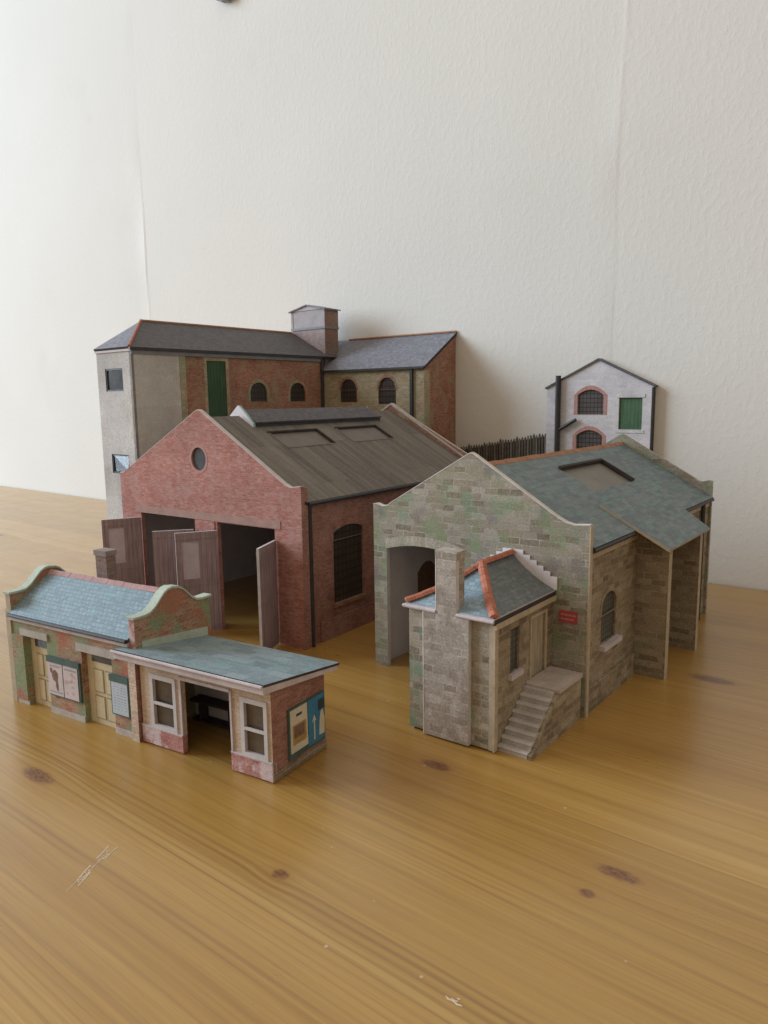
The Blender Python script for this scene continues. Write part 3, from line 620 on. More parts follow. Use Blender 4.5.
    m.box(86.02, 86.6, 33, 159, 113, 117.3)
    m.build('louvres', ['black'], VN)
    m = MB(); v = V((-13.2, 0, 7.2)); m.slab(rect(32.8, 159, 0, v.length), (88.2, 0, 117.9), Y, v, .9); m.slab(rect(-159, -32.8, 0, v.length), (61.8, 0, 117.9), -Y, V((13.2, 0, 7.2)), .9)
    m.build('vent_roof', ['roof_dark'], VN)
    # door leaves, standing open
    for hx, ang, zt, mir in ((18.9, -119, 60.6, 1), (67.4, -131, 57.4, -1), (87.0, -124, 58.6, 1), (130.6, -68, 57.2, -1)):
        w = 23.0
        d = V((math.cos(math.radians(ang)), math.sin(math.radians(ang)), 0))
        pane = rect(10.5, 19.5, zt*.55, zt*.91); glazed = hx in (18.9, 87.0)
        m = MB().slab([(0, 1.0), (w, 1.0), (w, zt), (0, zt)], (hx, -0.8, 0), d, Z, 1.5, holes=[pane] if glazed else (), mf=0, me=1, mb=0, mh=1)
        D = m.build('door', ['door_purple', 'edge'], T)
        nn = d.cross(Z)
        if glazed: MB().slab([(10.2, zt*.54), (19.8, zt*.54), (19.8, zt*.92), (10.2, zt*.92)], V((hx, -.8, 0)) - nn*.55, d, Z, .4).build('door_pane', ['door_lilac'], D)
        for zz in (0.08, 0.5, 0.95):
            MB().slab(rect(.3, w-.3, zt*zz-1.0, zt*zz+1.0), V((hx, -.8, 0)) + nn*.3, d, Z, 2.1).build('ledge', ['door_purple'], D)
        MB().slab(rect(8.8, 10.0, zt*.5+1.2, zt*.94-1), V((hx, -.8, 0)) + nn*.3, d, Z, .28).build('stile', ['door_purple'], D)
    # brick pier between the doors
    MB().box(69.6, 84.8, -0.55, -0.02, 0, 63.0).build('pier', ['brick_pink'], T)
engine_shed()

# ================================================================== goods shed with office (stone, middle right)
def goods_shed():
    T = thing('goods_shed', (-0.00514, 0.35524, 0), -0.6588, 'grey stone card goods shed with teal-streaked slate roof, side canopy and small lean office', 'model building')
    W, L, HE, HA = 109.2, 184.7, 80.0, 106.8
    out = [(0, 0), (W, 0), (W, HE), (102.5, 79.4), (99, 80.2), (95, 82.2), (56.5, HA-.9), (54.6, HA), (52.7, HA-.9), (10.5, 81.6), (8.5, 80.2), (5.5, 79.6), (2, 80.6), (0, 80.2)]
    op = [(7.8, 0)] + [(7.8+42.4*k/12, 59.4+3.1*(1-(2*k/12-1)**2)) for k in range(13)] + [(50.2, 0)]
    m = MB().slab([(0, 0)] + op + out[1:], (0, 0, 0), X, Z, 2.4, mf=0, me=1, mb=2)
    G = m.build('gable_wall', ['stone', 'edge', 'grey_card'], T)
    MB().slab(out[2:] + [(a, b+.4) for a, b in reversed(out[2:])], (0, -.08, 0), X, Z, 2.5).build('coping', ['edge_white'], G)
    vo = [(6.4+45.4*k/14, 59.6+3.3*(1-(2*k/14-1)**2)) for k in range(15)]; vi = [(7.8+42.4*k/14, 59.4+3.1*(1-(2*k/14-1)**2)) for k in range(15)]
    MB().slab([(a, b) for a, b in vi] + [(a, b+4.2) for a, b in reversed(vo)], (0, -0.35, 0), X, Z, .33).build('arch_head', ['arch_stone'], G)
    m = MB().slab(out, (W, L, 0), -X, Z, 2.4, mf=0, me=1, mb=0); G2 = m.build('gable_wall', ['stone', 'stone_lilac'], T)
    # light corner strip where the printed card was left bare
    m = MB().box(W-.05, W+.55, -0.1, 2.5, 0, 79.8); m.build('corner_strip', ['edge_cream'], T)
    m = MB().slab(rect(2.5, L-2.5, 0, 69.2), (107.8, 0, 0), Y, Z, 2.0, holes=[arch(18.6, 35.4, 25.6, 41.5, 47.4), rect(68, 108, 10, 60)], mb=1)
    m.build('side_wall', ['stone_brown', 'grey_card'], T)
    m = MB().slab(rect(-(L-2.5), -2.5, 0, 69.2), (1.0, 0, 0), -Y, Z, 2.0, holes=[arch(-50.4, -32.6, 28, 40, 45.0), arch(-110, -92, 28, 40, 45)], mb=1)
    m.build('side_wall', ['stone_brown', 'grey_card'], T)
    for y0 in (32.6, 92.0): 
        MB().slab(arch(-(y0+18), -(y0-.2), 27.7, 40.2, 45.2), (2.1, 0, 0), -Y, Z, .5).build('window', ['ink_brown'], T)
    MB().box(107.6, 109.0, 2.6, 58.6, 0, 11).build('plinth', ['stone_brown'], T)
    Wn = MB().slab(arch(18.3, 35.7, 25.3, 41.7, 47.6), (106.9, 0, 0), Y, Z, .5).build('window', ['lattice_green'], T)
    m = MB(); m.box(106.9, 110.4, 17.2, 37.6, 23.2, 25.4); m.build('sill', ['lilac_trim'], Wn)
    o_ = arch(16.8, 37.2, 38, 41.5, 49.4)
    MB().slab(o_, (108.05, 0, 0), Y, Z, .2, holes=[arch(18.58, 35.42, 38.3, 41.5, 47.42)]).build('arch_head', ['stone_brown'], Wn)
    MB().box(106.6, 107.2, 67.5, 108.5, 9.5, 60.5).build('loading_door', ['dark'], T)
    MB().box(105.0, 107.8, 66.5, 109.8, 0, 9.8).build('loading_sill', ['stone_brown'], T)
    # side piers that carry the canopy
    ce = lambda x: 71.4 - 0.539*(x-109.2)
    for y0, y1 in ((60.0, 64.6), (110.4, 114.6)):
        m = MB().slab([(107.9, 0), (122.6, 0), (122.6, ce(122.6)-1.2), (107.9, ce(107.9)-1.2)], (0, y0, 0), X, Z, y1-y0, mf=0, me=1, mb=0)
        m.build('canopy_pier', ['stone_brown', 'edge_cream'], T)
    # roof
    ez, rz = 71.4, 101.0
    sl = V((-(110.4-54.6), 0, rz-ez+.65)); Ls = sl.length
    stp = lambda x: (110.4-x)/(110.4-54.6)*Ls
    hole = rect(66, 119, stp(84.3), stp(66.4))
    o0 = V((110.4, 0, ez-.65)); nrm = Y.cross(sl.normalized())
    m = MB().slab(rect(2.4, L-2.4, 0, Ls), o0, Y, sl, 1.5, holes=[hole], me=1, mb=1, mh=1)
    m.slab(rect(-(L-2.4), -2.4, 0, Ls), (-1.2, 0, ez-.65), -Y, V((55.8, 0, rz-ez+.65)), 1.5, me=1, mb=1)
    m.build('roof', ['slate_goods', 'dark'], T)
    a = MB().slab(rect(65.4, 119.6, stp(84.9), stp(65.8)), o0-nrm*1.0, Y, sl, .3).build('skylight', ['skylight_goods'], T)
    h = hole
    m = MB()
    m.slab([(66, h[2][1]), (120.6, h[2][1]), (120.6, h[2][1]+1.5), (66, h[2][1]+1.5)], o0+nrm*1.4, Y, sl, 1.4)
    m.slab([(119, h[1][1]), (120.6, h[1][1]), (120.6, h[2][1]), (119, h[2][1])], o0+nrm*1.4, Y, sl, 1.4)
    m.build('skylight_shadow_strip', ['dark'], a)  # dark L-shaped strip stands in for the shadow at the flush opening's edges
    m = MB()
    for k in range(26):
        y = 2.5 + (L-5)*k/26
        m.slab([(52.9, rz-.9), (54.6, rz+.9), (56.5, rz-.9), (56.2, rz-1.4), (54.6, rz+.2), (53.2, rz-1.4)], (0, y, random.uniform(-.12, .12)), X, Z, (L-5)/26-.06)
    m.build('ridge_tile', ['ridge_brown'], T)
    # canopy: a second card laid over the slates and running out past the eaves
    c0 = V((125.6, 0, ce(125.6)+.35)); 
    lc = Ls*(125.6-93.0)/(110.4-54.6)
    m = MB().slab([(50, 0), (115.0, 0), (121.5, lc*.45), (121.5, lc), (50, lc)], c0+nrm*.75, Y, sl, 1.3, me=1, mb=2)
    m.build('canopy', ['slate_goods', 'edge_cream', 'dark'], T)
    for ga, gb in ((2.6, 49.5), (116, L-2.6)): MB().tube([(109.9, ga, 69.4), (109.9, gb, 69.4)], 1.1, 8).build('gutter', ['black'], T)
    MB().tube([(109.4, 165, 69), (109.4, 165, 0.5)], 1.2, 10).build('downpipe', ['black'], T)
    MB().box(107.9, 108.4, 2.6, L-2.6, 65.4, 68.2).build('eaves_course', ['edge_cream'], T)
    # red warning plate with two rows of worn white marks
    B = MB().box(97.2, 105.0, -0.5, -0.05, 38.9, 43.9).build('warning_sign', ['sign_red'], T)
    m = MB()
    for z in (41.9, 40.1):
        x = 98.1
        while x < 103.8:
            w = random.uniform(.4, .9); m.box(x, x+w, -0.58, -0.5, z, z+.75); x += w+random.uniform(.2, .35)
    m.build('sign_marks', ['sign_white'], B)
    # --- office
    x0, x1, y0, ht = 56.5, 94.5, -49.35, 50.4
    m = MB()
    m.slab(rect(x0, x1-2.1, .9, ht), (0, y0, 0), X, Z, 2.0, mf=1, me=2)
    m.slab(rect(y0-.2, -.05, .8, ht), (x1, 0, 0), Y, Z, 2.0, holes=[rect(-37.2, -29.8, 27.2, 44.3), rect(-20, -8, 19.4, 44.3)], mf=0, me=2)
    m.slab(rect(.05, -y0-.1, 0, ht), (x0, 0, 0), -Y, Z, 2.0, mf=0, me=2)
    O = m.build('office', ['stone_brown', 'stone_green', 'edge_cream'], T)
    tag(O, 'small stone office with hipped slate roof built against the gable')
    MB().box(x1-1.5, x1-1.0, -37.6, -29.4, 26.8, 44.8).build('office_window', ['lattice_green'], O)
    MB().box(x1-1.2, x1+1.6, -38.6, -29.0, 25.0, 27.1).build('window_sill', ['lilac_trim'], O)
    m = MB().box(x1-1.3, x1-.7, -20.3, -7.7, 19.4, 44.6); m.build('office_door', ['door_plank'], O)
    m = MB().box(x1-.2, x1+.5, -21.4, -20.1, 19.8, 45.6).box(x1-.2, x1+.5, -7.9, -6.6, 19.8, 45.6).box(x1-.2, x1+.5, -20.1, -7.9, 44.4, 45.6); m.build('door_frame', ['edge_cream'], O)
    MB().box(x1+.05, x1+.8, y0-.9, y0+1.6, .8, ht-.2).build('quoin_strip', ['edge_cream'], O)
    # hipped roof
    ov = 0.7; ze = ht+.4; rx = 75.5; ry = -26.0; rzz = 63.8
    ra, rb = V((rx, ry, rzz)), V((rx, -.15, rzz))
    yo = y0-1.5
    fl, fr = V((x0-ov, yo, ze)), V((x1+ov, yo, ze)); bl, brr = V((x0-ov, -.15, ze)), V((x1+ov, -.15, ze))
    m = MB(); up = V((0, 0, 1.2))
    # slightly swept slopes: pull the lower edge of each slope out flat
    def slope(a, b, c, d, mi):
        n = 6
        for k in range(n):
            t0, t1 = k/n, (k+1)/n
            sag = lambda t: V((0, 0, -1.5*math.sin(math.pi*t)))
            A, B_ = a.lerp(d, t0)+sag(t0), b.lerp(c, t0)+sag(t0); C_, D_ = b.lerp(c, t1)+sag(t1), a.lerp(d, t1)+sag(t1)
            if (C_-D_).length < 1e-4: m.face([A, B_, C_], mi)
            else: m.face([A, B_, C_, D_], mi)
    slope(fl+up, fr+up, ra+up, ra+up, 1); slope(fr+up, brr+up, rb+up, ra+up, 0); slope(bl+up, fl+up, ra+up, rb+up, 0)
    for a, b in ((fl, fr), (fr, brr), (bl, fl)): m.face([a, b, b+up, a+up], 2)
    m.face([bl, brr, fr, fl], 2)
    RF = m.build('office_roof', ['slate_office', 'slate_office_blue', 'lilac_trim'], O)
    m = MB()
    def tiles(a, b, w, n, sagk):
        for k in range(n):
            t0, t1 = k/n, (k+.96)/n
            sg = lambda t: V((0, 0, -sagk*math.sin(math.pi*t)+1.0))
            p, q = a.lerp(b, t0)+sg(t0), a.lerp(b, t1)+sg(t1)
            d = (q-p).normalized(); s_ = d.cross(Z).normalized(); u_ = s_.cross(d)
            j = random.uniform(-.1, .1)
            prof = [(-w, -.5), (-w*.55, .55+j), (0, 1.0+j), (w*.55, .55+j), (w, -.5), (0, -.6)]
            r0 = [p+s_*x+u_*y for x, y in prof]; r1 = [q+s_*x+u_*y for x, y in prof]
            for i in range(6): m.face([r0[i], r0[(i+1) % 6], r1[(i+1) % 6], r1[i]])
            m.face(r0); m.face(list(reversed(r1)))
    tiles(ra+up, fr+up, 1.9, 9, 1.5); tiles(ra+up, fl+up, 1.9, 9, 1.5); tiles(rb+up, ra+up, 1.9, 7, 0)
    m.build('ridge_tile', ['ridge_red'], O)
    m = MB(); ch0, ch1 = 70.5, 79.4
    MB().tube([(x0-ov-.5, -.4, ze+.1), (x0-ov-.5, yo-.5, ze+.1), (ch0-.1, yo-.5, ze+.1)], .75, 8).build('gutter', ['lilac_trim'], O)
    MB().tube([(ch1+.1, yo-.5, ze+.1), (x1+ov+.1, yo-.5, ze+.1)], .75, 8).build('gutter', ['lilac_trim'], O)
    MB().box(x1+ov-.8, x1+ov+.3, yo, -.4, ze-1.2, ze+.6).build('eaves_edge', ['dark'], O)
    MB().box(x1, x1+1.5, y0-1, -.3, ht-2.6, ht-.6).build('eaves_board', ['edge_cream'], O)
    # chimney breast and stack
    m = MB().slab([(64.6, .8), (84.9, 1.0), (84.9, ht-.2), (79.4, ht-.2), (79.4, 71.7), (70.5, 71.7), (70.5, ht-.2), (64.6, ht-.2)], (0, y0-2.2, 0), X, Z, 2.15, me=1)
    m.box(70.5, 79.4, y0-.05, y0+3.8, ht, 71.7)
    CH = m.build('chimney', ['stone_lilac', 'edge'], O)
    MB().slab([(64.45, .6), (64.85, .6), (64.85, ht-.3), (64.45, ht-.3)], (0, y0-2.28, 0), X, Z, 2.2).build('card_edge', ['edge_white'], CH)
    MB().slab([(70.35, ht+1), (70.75, ht+1), (70.75, 71.6), (70.35, 71.6)], (0, y0-2.28, 0), X, Z, 2.2).build('card_edge', ['edge_white'], CH)
    m = MB().box(70.3, 79.8, y0-2.4, y0+4.2, 71.7, 74.7); m.build('chimney_cap', ['stone_lilac'], O)
    # stepped flashing where the office roof meets the gable
    st = []
    for k in range(6):
        st += [(77.4+3.1*k, 66.9-1.9*k), (80.5+3.1*k if k else 80.5, 66.9-1.9*k)]
    st += [(96.0, 52.0)]
    lf = [(151.4-a, b) for a, b in reversed(st)]
    MB().slab(lf + st, (0, -0.5, 0), X, Z, .45).build('flashing', ['flash'], O)
    # steps up to the office door
    m = MB(); n = 8; ys, ye, top = -46.2, -23.4, 19.4; dx0, dx1 = x1+.1, 107.4
    for k in range(n):
        a = ys+(ye-ys)*k/n; zt = top*(k+1)/(n+.0)*.985
        xo = dx1 + random.uniform(-.25, .15)
        m.box(dx0, xo-.6, a, -2.4 if k == n-1 else a+(ye-ys)/n+.3, 0, zt-.5)
        if k < n-1:
            yc = a-.5
            m.slab([(0, zt-.55), (.35, zt-1.0), (.9, zt-1.1), (3.6, zt-1.1), (3.6, zt), (.9, zt), (.3, zt-.15)], (xo-.4, yc, 0), Y, Z, xo-.4-dx0)
    STP = m.build('steps', ['step'], T)
    m = MB().slab([(ys-.2, 0), (-2.6, 0), (-2.6, 18.2), (ye-1.5, 18.0), (ye-4, 15.6), (ye-8, 12.6), (ye-12, 9.2), (ye-16, 5.6), (ye-20, 2.6), (ys-.2, 1.6)], (108.4, 0, 0), Y, Z, 1.4); m.build('side_wall', ['stone_brown'], STP)
    m = MB().slab([(ye-.8, 18.25), (-2.4, 18.25), (-2.4, 19.9), (ye-.2, 19.9), (ye-.8, 19.4)], (109.0, 0, 0), Y, Z, 109-dx0); m.build('landing', ['step2'], STP)
goods_shed()

# ================================================================== tall L-shaped warehouse against the wall
def warehouse():
    T = thing('warehouse', wall_pt(-31.7, 46.2), WY, 'tall L-shaped card warehouse with dark roofs and roof turret, standing against the wall', 'model building')
    ox, oy = -31.7, -46.2                       # everything below is in wall coordinates
    def B(m, name, mats, parent=None):
        m.v = [p - V((ox, oy, 0)) for p in m.v]; return m.build(name, mats, parent or T)
    xa, xb, yA, zA = -75.3, -31.7, -238.5, 169.0
    wA = [arch(-131, -113, 129.6, 137.5, 144.8), arch(-86.4, -68, 129.2, 137.5, 144.9)]
    dA = rect(-173.6, -155.2, 118.4, 160.8)
    B(MB().slab(rect(-198.7, -46.4, 0, zA), (xb, 0, 0), Y, Z, 2.0, holes=wA+[dA]), 'brick_wall', ['brick_wh'])
    B(MB().slab(rect(yA, -198.7, 0, zA), (xb+.6, 0, 0), Y, Z, 2.6, me=1), 'rendered_wall', ['render', 'edge'])
    B(MB().box(xb+.02, xb+.9, -198.6, -193.5, 0, zA-3), 'quoin_strip', ['stone_wh'])
    wE = [rect(-64.9, -42.6, 138.2, 154.2), rect(-63.6, -41.6, 79.0, 93.0)]
    B(MB().slab(rect(xa, xb+.6, 0, zA), (0, yA, 0), X, Z, 2.0, holes=wE, mh=1), 'end_wall', ['render', 'dark'])
    B(MB().slab([(0, 0), (238, 0), (238, zA-2), (199.5, 190.4), (0, 190.4)], (xa, 0, 0), -Y, Z, 2.0, me=1), 'back_wall', ['brick_wh', 'edge'])
    for h, opn in zip(wE, (0, 1)):
        f = MB().slab([(h[0][0]-.4, h[0][1]-.4), (h[1][0]+.4, h[1][1]-.4), (h[2][0]+.4, h[2][1]+.4), (h[3][0]-.4, h[3][1]+.4)], (0, yA+.4, 0), X, Z, .9, holes=[[(h[0][0]+1.1, h[0][1]+1.1), (h[1][0]-1.1, h[1][1]+1.1), (h[2][0]-1.1, h[2][1]-1.1), (h[3][0]+1.1, h[3][1]-1.1)]])
        F = B(f, 'window', ['black'])
        g1 = MB()
        if opn:                                   # lower casement buckled: glazing film curls out of its frame
            a, b, c, d = V((h[0][0]+1, yA+1.2, h[0][1]+1)), V((h[1][0]-1, yA-.6, h[1][1]+2.6)), V((h[2][0]-1, yA+1.2, h[2][1]-1)), V((h[3][0]+1, yA+1.0, h[3][1]-1))
            g1.face([a, b, d]); g1.face([b, c, d]); g1.face([d, b, a]); g1.face([d, c, b])
        else:
            a, b, c, d = V((h[0][0]+1, yA+1.3, h[0][1]+1)), V((h[1][0]-1, yA+1.3, h[1][1]+1)), V((h[2][0]-1, yA+.6, h[2][1]-1)), V((h[3][0]+1, yA+1.3, h[3][1]-1))
            k = a.lerp(b, .3); k2 = d.lerp(c, .3)
            g1.face([a, k, k2, d]); g1.face([k, b, c, k2])
            g1.face([d, k2, k, a]); g1.face([k2, c, b, k])
        g1.box(h[0][0]+.8, h[1][0]-.8, yA+1.5, yA+1.7, h[0][1]+.8, h[2][1]-.8)
        B(g1, 'pane', ['glass_blue'], F)
    for (a, z0, zs, zt) in ((-131, 129.6, 137.5, 144.8), (-86.4, 129.2, 137.5, 144.9)):
        F = B(MB().slab(arch(a-.3, a+18.5, z0-.3, zs, zt+.3), (xb-1.1, 0, 0), Y, Z, .5), 'window', ['lattice'])
        B(MB().slab(arch(a-2.6, a+20.8, z0-.1, zs, zt+2.6), (xb+.22, 0, 0), Y, Z, .2, holes=[arch(a, a+18.2, z0, zs, zt)]), 'window_surround', ['brick_mossy'], F)
    D = B(MB().box(xb-1.2, xb-.6, -174, -154.8, 118, 161), 'loading_door', ['door_green_dark'])
    B(MB().slab(rect(-176.4, -152.4, 116, 163.6), (xb+.22, 0, 0), Y, Z, .2, holes=[dA]), 'door_surround', ['stone_wh'], D)
    # wing along the wall
    x1, zB, rB = 80.5, 156.0, 185.2
    wB = [arch(-10.4, 8.8, 127.8, 138.5, 147.6), arch(32.8, 51.7, 125.8, 138.5, 147.9)]
    B(MB().slab(rect(xb+.1, x1-2.1, 0, zB), (0, oy, 0), X, Z, 2.0, holes=wB), 'stone_wall', ['stone_wh'])
    for (a, b, z0, zt) in ((-10.4, 8.8, 127.8, 147.6), (32.8, 51.7, 125.8, 147.9)):
        F = B(MB().slab(arch(a-.3, b+.3, z0-.3, 138.5, zt+.3), (0, oy+1.1, 0), X, Z, .5), 'window', ['lattice'])
        B(MB().slab(arch(a-1.6, b+1.6, 138, 138.5, zt+2.4), (0, oy-.22, 0), X, Z, .2, holes=[arch(a, b, 138.2, 138.5, zt)]), 'window_surround', ['brick_wh'], F)
    B(MB().slab([(oy, 0), (-.6, 0), (-.6, rB-1.5), (oy, zB-.5)], (x1, 0, 0), Y, Z, 2.0, me=1), 'gable_wall', ['brick_wh', 'edge'])
    B(MB().box(x1-8, x1+.25, oy-.45, oy-.02, 0, zB-3).box(x1+.02, x1+.5, oy-.45, oy+7.5, 0, zB-3), 'quoin_strip', ['stone_wh'])
    B(MB().box(x1-13.0, x1-10.5, oy-2.2, oy-.1, 0, zB-1), 'downpipe', ['black'])
    # roofs: one-sided pitches that meet in a valley
    ev = V((xb+1.6, 0, zA-.6)); ax = V((xa, 0, 191.6)); sl = ax-ev; Ls = sl.length
    m = MB().slab([(yA-1.4, 0), (-.6, 0), (-.6, Ls), (-199.5, Ls)], ev, Y, sl, 1.2, me=1, mb=1)
    B(m, 'roof', ['roof_dark', 'dark'])
    m = MB(); E0, E1, AP = V((xa-.8, yA-1.6, zA-.4)), V((xb+1.7, yA-1.6, zA-.4)), V((xa, -199.5, 191.8))
    m.face([E0, E1, AP], 0); m.face([E1, E0, V((xa-.8, yA-.8, zA-1.8)), V((xb+1.7, yA-.8, zA-1.8))], 1); m.face([E0, AP, V((xa, -199.5, zA-1.8)), V((xa-.8, yA-.8, zA-1.8))], 1)
    m.face([V((xa-.8, yA-.8, zA-1.8)), V((xb+1.7, yA-.8, zA-1.8)), V((xb+1.7, -199.5, zA-1.8)), V((xa, -199.5, zA-1.8))], 1)
    B(m, 'hip_roof', ['roof_lilac', 'dark'])
    B(MB().tube([E1+V((0, 0, .3)), AP+V((0, 0, .3))], 1.0, 8), 'hip_tile', ['ridge_red'])
    B(MB().tube([AP+V((0, 0, .1)), V((xa, -40, 191.8))], 1.0, 8), 'ridge_tile', ['ridge_brown'])
    B(MB().box(xb+.6, xb+2.6, yA-1.6, -48, zA-2.6, zA-.7), 'gutter', ['black'])
    B(MB().box(xb+.6, xb+1.4, yA, -48, zA-5.4, zA-2.7), 'eaves_course', ['metal_grey'])
    B(MB().box(xa-.6, xb+1.5, yA-.8, yA-.02, zA-3.4, zA-1.9), 'eaves_course', ['lilac_trim'])
    v = V((0, 46.6+1.6, rB-zB+.8))
    m = MB().slab(rect(-64, x1+1.2, 0, v.length), (0, oy-2.0, zB-.6), X, v, 1.2, me=1, mb=1)
    B(m, 'roof', ['roof_lilac', 'dark'])
    B(MB().box(xb+1, x1+1, oy-3.0, oy-1.2, zB-2.0, zB-.3), 'gutter', ['black'])
    B(MB().tube([(-38, -1.2, rB+.3), (x1+1, -1.2, rB+.3)], .9, 8), 'ridge_tile', ['ridge_brown'])
    m = MB().slab([(oy-2.2, zB-1.6), (-.6, rB-1.0), (-.6, rB-2.9), (oy-2.2, zB-3.4)], (x1+.9, 0, 0), Y, Z, .8); B(m, 'verge_board', ['dark'])
    B(MB().tube([(xb+1.6, oy-1.6, zA-3), (xb+1.6, oy-1.6, 1)], 1.3, 10), 'downpipe', ['black'])
    # turret over the corner
    a, b, c, d = -77.0, -34.8, -38.0, -20.2
    m = MB(); m.box(a+.3, b-.3, c+.2, d, 158, 195, 0, mfront=1, mright=0)
    TT = B(m, 'turret', ['turret_side', 'turret_front'])
    B(MB().box(a, b, c, d+.2, 195, 211.6, 0, mright=1), 'turret_panel', ['turret_panel', 'turret_side'], TT)
    B(MB().box(a-.5, b+.5, c-.5, d+.6, 193.6, 195.6), 'turret_band', ['metal_grey'], TT)
    m = MB()
    for q in (a-.2, b-2.0): m.box(q, q+2.2, c-.4, c-.02, 195.6, 211)
    B(m, 'corner_strip', ['turret_panel'], TT)
    ctr = (a+b)/2
    m = MB().slab([(a-1, 210.8), (b+1, 210.8), (ctr, 215.6)], (0, c-.6, 0), X, Z, d-c+1.2)
    B(m, 'pediment', ['lilac_trim'], TT)
    for s_ in (-1, 1):
        e = V((ctr+s_*(b-a)/2+s_*2.2, 0, 210.9)); p = V((ctr, 0, 216.0)); m = MB()
        m.slab(rect(c-2, d+2, 0, (p-e).length), e, Y, p-e, .9) if s_ > 0 else m.slab(rect(-d-2, -c+2, 0, (p-e).length), e, -Y, p-e, .9)
        B(m, 'turret_roof', ['roof_lilac'], TT)
warehouse()

# ================================================================== white low-relief building and fence at the back
def white_building():
    x0, x1, n0 = 171.0, 252.6, 5.5
    T = thing('white_warehouse', wall_pt(208.9, n0), WY, 'pale whitewashed card building front with green door and black drainpipe against the wall', 'model building')
    cx = (x0+x1)/2
    def B(m, name, mats, parent=None):
        m.v = [V(((p.x-x0)*1.0075-(cx-x0), p.y+n0, p.z)) for p in m.v]; return m.build(name, mats, parent or T)
    y = -n0
    w1, w2, w3 = arch(196, 216.4, 116.8, 131.2, 135.2), arch(195.6, 216.2, 84, 101, 105.2), arch(228, 245, 84, 97, 104)
    dr = rect(228, 245, 106, 128.8)
    m = MB().slab([(x0, 0), (x1, 0), (x1, 137.6), (cx, 156.8), (x0, 137.6)], (0, y, 0), X, Z, 2.2, holes=[w1, w2, dr], me=1)
    B(m, 'front_wall', ['whitewash', 'edge'])
    B(MB().slab(rect(y+2.2, -.6, 0, 136.5), (x1-.2, 0, 0), Y, Z, 2).slab(rect(.6, -y-2.2, 0, 136.5), (x0+.2, 0, 0), -Y, Z, 2), 'side_wall', ['whitewash'])
    for (a, b, z0, zs, zt) in ((196, 216.4, 116.8, 131.2, 135.2), (195.6, 216.2, 84, 101, 105.2)):
        F = B(MB().slab(arch(a-.3, b+.3, z0-.3, zs, zt+.3), (0, y+1.2, 0), X, Z, .4), 'window', ['lattice_grey'])
        B(MB().slab(arch(a-2.6, b+2.6, z0-.1, zs, zt+3.0), (0, y-.22, 0), X, Z, .2, holes=[arch(a, b, z0, zs, zt)]), 'window_surround', ['surround'], F)
    D = B(MB().box(227.6, 245.4, y+1.0, y+1.6, 105.6, 129), 'door', ['door_green'])
    B(MB().box(226.2, 246.8, y-.5, y-.02, 129, 131.4), 'door_lintel', ['whitewash'], D)
    B(MB().box(226.4, 246.6, y-.4, y-.02, 103.6, 105.9), 'door_sill', ['whitewash'], D)
    for s_ in (-1, 1):
        e = V((cx+s_*((x1-x0)/2+1.4), 0, 137.2)); p = V((cx, 0, 157.8)); m = MB()
        if s_ > 0: m.slab(rect(y-1.2, -.6, 0, (p-e).length), e, Y, p-e, 1.2)
        else: m.slab(rect(.6, -y+1.2, 0, (p-e).length), e, -Y, p-e, 1.2)
        B(m, 'roof', ['roof_dark'])
    B(MB().box(x1-1.0, x1+.3, y-.5, -2.4, 0, 136), 'corner_board', ['dark'])
    P = B(MB().tube([(181.3, y-2.2, 0), (181.3, y-2.2, 146)], 2.0, 12), 'drainpipe', ['black'])
    B(MB().tube([(181.5, y-2.2, 104.6), (196.2, y-2.2, 112.9)], 1.3, 10), 'branch_pipe', ['black'], P)
white_building()

def fence():
    n0 = 4.5; ua, ub = 82.0, 168.0; za, zb = 87.5, 102.0
    T = thing('fence', wall_pt(ua, n0), WY, 'dark paling fence rising between the tall warehouse and the white building', 'fence')
    sl = (zb-za)/(ub-ua); L = ub-ua
    top = lambda x: za + sl*x
    MB().slab([(0, 0), (L, 0), (L, top(L)-2), (0, top(0)-2)], (0, 2.4, 0), X, Z, 2.0).build('backing_card', ['fence_gap'], T)
    m = MB()
    for dz in (-8, -24): m.slab([(0, top(0)+dz), (L, top(L)+dz), (L, top(L)+dz+2), (0, top(0)+dz+2)], (0, 1.2, 0), X, Z, .8)
    m.build('rail', ['fence'], T)
    n = 34
    for k in range(n):
        x = 1.0 + (L-3)*k/(n-1); h = top(x)+random.uniform(-.6, .6); post = k % 6 == 5
        w = 2.0 if post else 1.35
        m = MB().slab([(x, h-36), (x+w, h-36), (x+w, h-.6), (x+w/2, h+(1.8 if post else .5)), (x, h-.6)], (0, 0 if post else .35, 0), X, Z, .75)
        m.build('post' if post else 'paling', ['fence' if (post or k % 3) else 'fence_light'], T)
fence()

# ================================================================== small things on the table and the wall
def glue(name, u, n, poly, label, lumps):
    m = MB()
    for (a, b, r, h) in lumps:
        k = 7; ang = random.uniform(0, 6); pts = []
        for i in range(k):
            rr = r*random.uniform(.55, 1.25); pts.append(V((a+rr*math.cos(ang+6.283*i/k)*1.5, b+rr*math.sin(ang+6.283*i/k)*.7, .05)))
        c = V((a, b, h))
        for i in range(k): m.face([pts[i], pts[(i+1) % k], c], 0)
    o = m.build(name, ['glue']); o.location = wall_pt(u, n, 0.02); o.rotation_euler = (0, 0, WY); tag(o, label, 'glue')
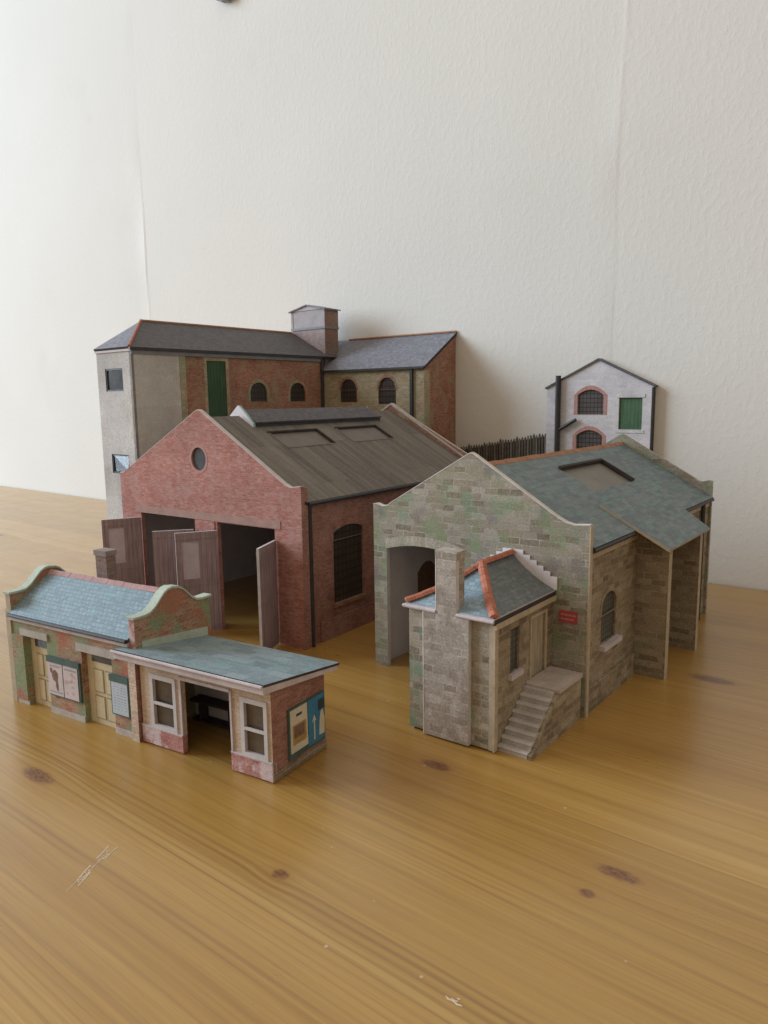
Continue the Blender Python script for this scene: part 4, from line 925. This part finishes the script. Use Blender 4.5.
# long crinkled smear: its ends lie at (243,431) and (252,450) in wall millimetres
def smear():
    m = MB()
    def strand(p, q, r, wob):
        n = 7; pts = []
        for i in range(n+1):
            t = i/n; a = V(p).lerp(V(q), t); pts.append(V((a[0]+random.uniform(-wob, wob), a[1]+random.uniform(-wob, wob), random.uniform(.03, .06))))
        for a, b in zip(pts, pts[1:]):
            if random.random() < .22: continue
            d = (b-a).cross(Z).normalized()*r*random.uniform(.7, 2.6); m.face([a-d, b-d*random.uniform(.3, 1.3), b+d*random.uniform(.3, 1.3), a+d])
    A, Bq = V((-4.6, 9.2, 0)), V((4.6, -9.8, 0)); s_ = V((2.0, 1.0, 0))
    strand(A-s_*.55, Bq-s_*.35, .10, .28); strand(A+s_*.6, Bq+s_*.3, .10, .3); strand(A+s_*.2, Bq*.6, .08, .4)
    for k in range(16):
        t = random.uniform(.02, .98); c = A.lerp(Bq, t); d = random.uniform(-.12, .12)
        strand(c-s_*random.uniform(.2, .6), c+s_*random.uniform(.2, .7)+(Bq-A)*d, .06, .2)
    o = m.build('glue_smear', ['glue']); o.location = wall_pt(247.6, 440.2, 0.02); o.rotation_euler = (0, 0, WY)
    tag(o, 'long crinkled streak of dried white glue on the bare table, front left', 'glue')
smear()
lm = [(random.uniform(-2, 2), random.uniform(-1, 1), random.uniform(.15, .5), random.uniform(.06, .12)) for _ in range(9)]
glue('glue_spot', 354.4, 416.1, None, 'small white spot of dried glue at the front edge of the view', lm)

BR = thing('wall_bracket', wall_pt(-190, 0, 521), WY, 'grey metal bracket on the wall, only its lower end showing at the top edge', 'bracket')
MB().slab([(-16, 14), (-15, 8), (-3, 2), (4, 1), (9, 9), (10, 60), (-16, 60)], (0, -9, 0), X, Z, 6).build('hook', ['metal_grey'], BR)
MB().box(-8, 34, -3, -.5, 9, 62).build('back_plate', ['lintel'], BR)

# ================================================================== light
W = bpy.data.worlds.new('World'); S.world = W; W.use_nodes = True
nt = W.node_tree; bg = nt.nodes['Background']
# dim warm room: lighter towards the window side and the room in front of the wall, darker to the right
tc = nt.nodes.new('ShaderNodeTexCoord'); dp = nt.nodes.new('ShaderNodeVectorMath'); dp.operation = 'DOT_PRODUCT'
dv = (wall_pt(-0.75, 0.66) - wall_pt(0, 0)); dv.z = 0.1; dv.normalize(); dp.inputs[1].default_value = dv
nt.links.new(tc.outputs['Generated'], dp.inputs[0])
mr = nt.nodes.new('ShaderNodeMapRange'); mr.interpolation_type = 'SMOOTHSTEP'
for k, v in ((1, -0.9), (2, 0.9), (3, 0.24), (4, 0.66)): mr.inputs[k].default_value = v
nt.links.new(dp.outputs['Value'], mr.inputs[0]); nt.links.new(mr.outputs[0], bg.inputs[1])
bg.inputs[0].default_value = (1.0, 0.84, 0.66, 1)
def area(name, pos, target, sx, sy, power, col):
    l = bpy.data.lights.new(name, 'AREA'); l.shape = 'RECTANGLE'; l.size = sx; l.size_y = sy; l.energy = power; l.color = col
    o = bpy.data.objects.new(name, l); C.objects.link(o); o.location = pos
    o.rotation_euler = (V(target)-V(pos)).to_track_quat('-Z', 'Y').to_euler(); return o
area('window_light', wall_pt(-3200, 1820, 1480), wall_pt(0, 120, 120), 2.0, 2.4, 212, (0.695, 0.845, 1.0))

# ================================================================== camera
pitch, roll, H = 0.15207, -0.01322, 0.13076
f = V((0, math.cos(pitch), -math.sin(pitch))); u = V((0, math.sin(pitch), math.cos(pitch))); r = V((1, 0, 0))
r2 = r*math.cos(roll) + u*math.sin(roll); u2 = -r*math.sin(roll) + u*math.cos(roll)
cam = bpy.data.cameras.new('camera'); co = bpy.data.objects.new('camera', cam); C.objects.link(co)
co.matrix_world = Matrix(((r2.x, u2.x, -f.x, 0), (r2.y, u2.y, -f.y, 0), (r2.z, u2.z, -f.z, H), (0, 0, 0, 1)))
cam.sensor_fit = 'HORIZONTAL'; cam.sensor_width = 36; cam.lens = 742.07*36/768
cam.clip_start = 0.005; cam.clip_end = 50
S.camera = co
S.view_settings.view_transform = 'Standard'; S.view_settings.look = 'None'; S.view_settings.exposure = 0; S.view_settings.gamma = 1
S.cycles.use_denoising = True
